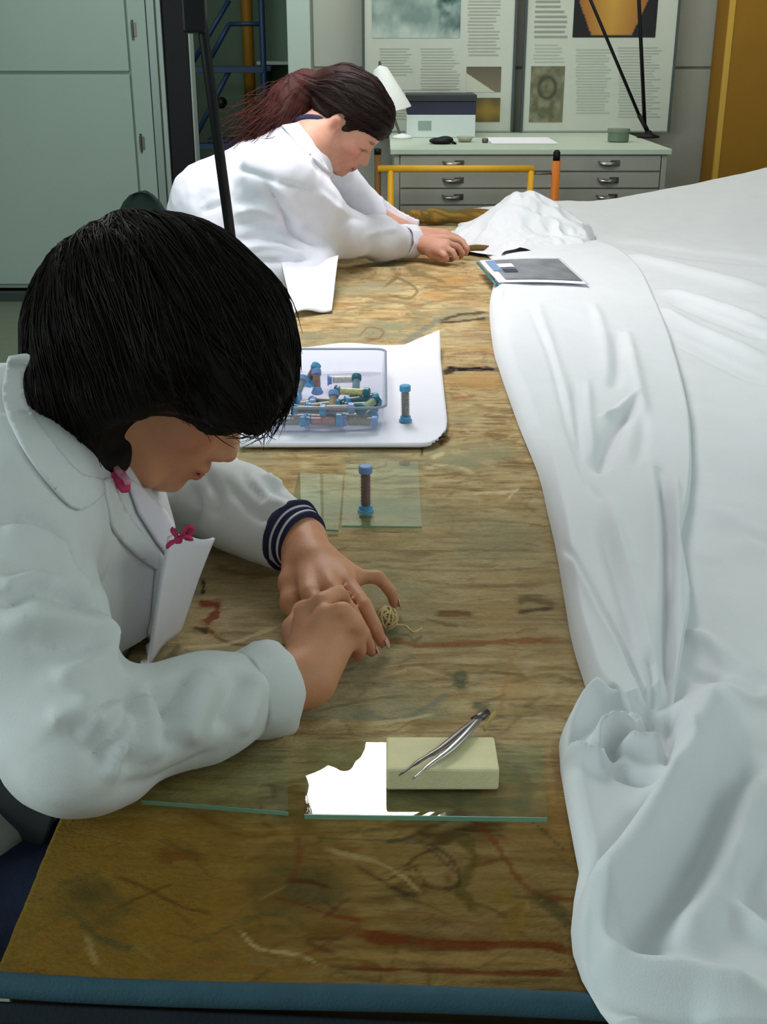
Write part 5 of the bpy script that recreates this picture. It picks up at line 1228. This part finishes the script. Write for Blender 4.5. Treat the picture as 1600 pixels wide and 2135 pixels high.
hand2(F, wrR2, None, [(z2(935, 498, .062), [z2(962, 502, .055), z2(975, 518, .035), z2(972, 530, .016)]), (z2(932, 508, .060), [z2(955, 514, .050), z2(965, 528, .03), z2(960, 538, .014)]),
   (z2(924, 516, .052), [z2(944, 524, .042), z2(950, 536, .026), z2(942, 542, .013)]), (z2(914, 522, .044), [z2(928, 532, .034), z2(932, 540, .022), z2(922, 545, .012)])], [z2(890, 515, .045), z2(900, 528, .032), z2(918, 536, .022), z2(936, 540, .014)])
wl2 = wrL2; hand2(F, wl2, None, [(wl2+Vector((.075, .00+.016*i, .004)), [wl2+Vector((.108, -.006+.016*i, -.006)), wl2+Vector((.128, -.012+.016*i, -.018)), wl2+Vector((.136, -.016+.016*i, -.032))]) for i in range(4)], [wl2+Vector((.02, -.02, 0)), wl2+Vector((.05, -.035, -.01)), wl2+Vector((.08, -.035, -.02)), wl2+Vector((.10, -.03, -.026))])
body2, _, _ = person_mesh('body', F, w2, C2, R2, (204, 150, 128), [z2(972, 530, .016)])
# coat
F = Field((-.78, 2.68, .44), (.20, 3.78, 1.26), .0075)
F.ell((-.335, 3.13, .985), (.165, .20, .135), Matrix.Rotation(-.5, 3, 'Y'), .06)
F.ell((-.36, 3.10, .86), (.20, .20, .17), None, .06); F.ell((-.27, 3.06, .84), (.15, .17, .12), None, .06); F.ell((-.46, 3.12, .66), (.18, .22, .20), None, .06); F.chain([(-.40, 3.12, .90), (-.46, 3.12, .66)], [.15, .17], .09)
F.chain([nb2+Vector((-.02, 0, -.03)), shR2], [.065, .078], .06); F.chain([nb2+Vector((-.02, 0, -.03)), shL2], [.065, .075], .06)
F.chain([nb2+Vector((-.06, 0, -.03)), Vector((-.45, 3.10, 1.0))], [.06, .10], .08)
F.chain([shR2, shR2*.5+elR2*.5+Vector((0, 0, .005)), elR2], [.080, .070, .062], .04); F.chain([elR2, elR2*.5+wrR2*.5, wrR2+Vector((-.02, 0, 0))], [.062, .055, .045], .03)
F.chain([shL2, elL2], [.074, .056], .04); F.chain([elL2, wrL2], [.056, .046], .03)
F.ell(np.array(nb2)+np.array([.03, 0, .05]), (.062, .062, .085), None, .015, 'sub')
d2 = (wrR2-elR2).normalized(); F.plane(wrR2-d2*.012, d2, lo=tuple(wrR2-Vector((.07,)*3)), hi=tuple(wrR2+Vector((.12,)*3)))
d3 = (wrL2-elL2).normalized(); F.plane(wrL2-d3*.02, d3, lo=tuple(wrL2-Vector((.05,)*3)), hi=tuple(wrL2+Vector((.12,)*3)))
F.plane((0, 0, T+.0065), (0, 0, -1), lo=(-.262, 2.68, .60), hi=(.20, 3.78, T+.05)); F.plane((-.266, 0, 0), (1, 0, 0), lo=(-.30, 2.68, .44), hi=(.20, 3.78, T+.0045))
ci2 = [([(474, 344), (500, 352), (531, 362), (600, 385), (662, 398)], .006, -.007), ([(553, 384), (584, 436), (610, 476), (650, 500), (690, 512)], .010, -.016), ([(560, 372), (600, 430), (640, 480)], .016, .008),
 ([(490, 425), (540, 412), (575, 420)], .010, -.008), ([(487, 447), (540, 436), (590, 450)], .010, .007), ([(490, 470), (545, 462), (600, 482)], .009, -.008), ([(496, 500), (560, 495), (640, 520)], .009, -.009), ([(500, 520), (570, 512), (640, 532)], .009, .006), ([(520, 545), (590, 545), (650, 540)], .009, -.008),
 ([(420, 440), (450, 430), (480, 410)], .009, -.006), ([(660, 400), (700, 430), (730, 450)], .010, .005), ([(700, 470), (740, 455), (765, 462)], .008, -.006), ([(760, 490), (800, 480), (830, 478)], .008, .004), ([(600, 300), (640, 330), (670, 360)], .008, -.004)]
coat2, cb2 = cloth_mesh('coat', F, ci2, M['coat_far'], w2, nz=.006, seed=5)
ring_cuff('cuff', wrR2-d2*.042, d2, .0475, .040, M['coat_far'], w2, .004, .003, .003)
quadpatch('coat_front_flap', PY(585, 545, 2.93), PY(706, 536, 3.0), P(692, 645, T+.012), P(612, 652, T+.012), M['coat_far'], w2, .006, thick=.003, seed=1)
# navy shirt collar
nax = (hl(C2, R2, -.045, 0, -.07)-Vector(nb2)).normalized(); nu1 = Vector((0, 1, 0)); nu1 = (nu1-nax*nu1.dot(nax)).normalized(); nu2 = nax.cross(nu1)
nk = [Vector(nb2)+nax*.018+nu1*.066*math.cos(t)+nu2*.066*math.sin(t) for t in np.linspace(0, 2*math.pi, 33)]
MB().tube(nk, .012, 8, cap=False, flat=1).build('shirt_collar', M['navy'], w2, smooth=True)
patch('collar', [(588, 262), (622, 256), (650, 292), (676, 340), (690, 362), (672, 352), (640, 318), (612, 290)], cb2, M['coat_far'], w2, .010, .004, step=5)
tube('earring', [hl(C2, R2, -.012, -.080, -.040), hl(C2, R2, -.016, -.084, -.066)], [.005, .009], M['redbead'], w2, 8)
# hair
F = Field((-.50, 3.04, 1.10), (.06, 3.40, 1.46), .0036)
W = lambda x, y, z: tuple(hl(C2, R2, x, y, z))
F.ell(W(-.014, 0, .036), (.108, .086, .096), R2, .02)
F.ell(W(.030, 0, .062), (.068, .070, .050), R2, .02)
F.ell(W(.075, 0, -.052), (.085, .12, .085), R2, .010, 'sub')
F.ell(W(-.006, -.088, -.016), (.027, .028, .044), R2, .006, 'sub')
bun = PY(640, 178, 3.22)
F.chain([W(-.08, 0, .07), bun, bun+Vector((-.005, 0, .015))], [.040, .030, .024], .02)
tl = [bun, PY(618, 190, 3.22), PY(592, 215, 3.2), PY(566, 246, 3.18), PY(535, 276, 3.16)]
F.chain(tl, [.026, .040, .044, .034, .010], .02); F.chain([PY(620, 215, 3.2), PY(590, 250, 3.17), PY(570, 275, 3.16)], [.034, .030, .012], .02)
V, Q = F.mesh(2); V = hair_mesh(V, Q, tuple(bun), (-.7, -.2, .5), .0045, 7.0)
dd = np.linalg.norm(V-np.array(W(.0, 0, .03)), axis=1); t_ = np.clip((dd-.10)/.06, 0, 1)[:, None]*.9
colh = np.array(srgb(26, 17, 15)[:3])*(1-t_) + np.array(srgb(62, 27, 22)[:3])*t_
mesh('hair', V, Q, M['hair_red'], w2, smooth=True, col=colh); hb2 = bvh_of(V, Q)
mb = MB(); rr = random.Random(5)
for k in range(420):           # strands combed back from the hairline to the tie
    a_ = rr.uniform(-1.5, 1.5); p = Vector(W(.10*math.cos(a_*.5)*rr.uniform(.3, 1), -.09*math.sin(a_), .02+.09*rr.random())); pts = []
    for i in range(12):
        q = hb2.find_nearest(p); 
        if q[0] is None: break
        pts.append(q[0]+q[1]*rr.uniform(.0004, .0022)); d = (Vector(bun)-p); d = d-q[1]*d.dot(q[1])
        if d.length < .02: break
        p = q[0]+d.normalized()*.016+Vector((rr.gauss(0, .001), rr.gauss(0, .001), rr.gauss(0, .001)))
    if len(pts) > 3: mb.tube(pts, .0007, 4, cap=False)
nhd = len(mb.v)
for k in range(260):
    o_ = Vector((rr.gauss(0, .014), rr.gauss(0, .014), rr.gauss(0, .014))); pts = [Vector(p)+o_*(.6+.5*i)+Vector((rr.gauss(0, .004), rr.gauss(0, .004), rr.gauss(0, .009))) for i, p in enumerate(tl)]
    pts.append(pts[-1]+Vector((rr.uniform(-.035, 0), rr.gauss(0, .01), rr.uniform(-.02, .01)))); pts = [tuple(p) for p in bez([tuple(p) for p in pts], 12)]
    mb.tube(pts, [.0009]*9+[.0008, .0006, .0003], 4, cap=False)
hs = mesh('hair_strands', mb.v, mb.f, M['hair_red'], w2, smooth=True, col=np.array([srgb(36, 20, 17)[:3]]*nhd+[srgb(66, 28, 22)[:3]]*(len(mb.v)-nhd))); hs['kind'] = 'stuff'
MB().tube([Vector(bun)+Vector((.0, .030*math.sin(t), .0))+Vector((.016, 0, .022)).normalized()*.030*math.cos(t) for t in np.linspace(0, 2*math.pi, 25)], .006, 8, cap=False).build('hair_tie', M['black'], w2, smooth=True)
# lower body and stool
F = Field((-.80, 2.85, .0), (.15, 3.42, .80), .012)
F.ell((-.48, 3.13, .66), (.14, .17, .11), None, .04)
for s_y in (3.03, 3.24): F.chain([(-.46, s_y, .64), (-.12, s_y, .60), (-.14, s_y, .13)], [.088, .068, .05], .03)
V, Q = F.mesh(1); mesh('trousers', V, Q, M['jeans'], w2, smooth=True)
for s_y in (3.03, 3.24):
    F = Field((-.26, s_y-.08, -.01), (.12, s_y+.08, .16), .007); F.ell((-.12, s_y, .045), (.06, .042, .045), None, .03); F.ell((-.01, s_y, .035), (.09, .042, .035), None, .03); F.cone((-.14, s_y, .06), (-.14, s_y, .11), .045, .045, .02); F.plane((0, 0, .002), (0, 0, -1))
    V, Q = F.mesh(1); mesh('shoe', V, Q, M['black'], w2, smooth=True)
sto = empty('stool', (-.50, 3.13, 0), 'tall black stool under the far worker in the white coat', 'stool')
MB().lathe([(0, -.04), (.16, -.04), (.17, -.02), (.16, 0), (0, .0)], (-.50, 3.13, .56), n=32).build('seat', M['black'], sto, smooth=True)
for k in range(4):
    t = math.pi/4+math.pi/2*k; tube('leg', [(-.50+.12*math.cos(t), 3.13+.12*math.sin(t), .53), (-.50+.19*math.cos(t), 3.13+.19*math.sin(t), 0)], .014, M['steel_dark'], sto)
tube('foot_ring', [(-.50+.165*math.cos(t), 3.13+.165*math.sin(t), .2) for t in np.linspace(0, 2*math.pi, 25)], .008, M['steel_dark'], sto, 8)
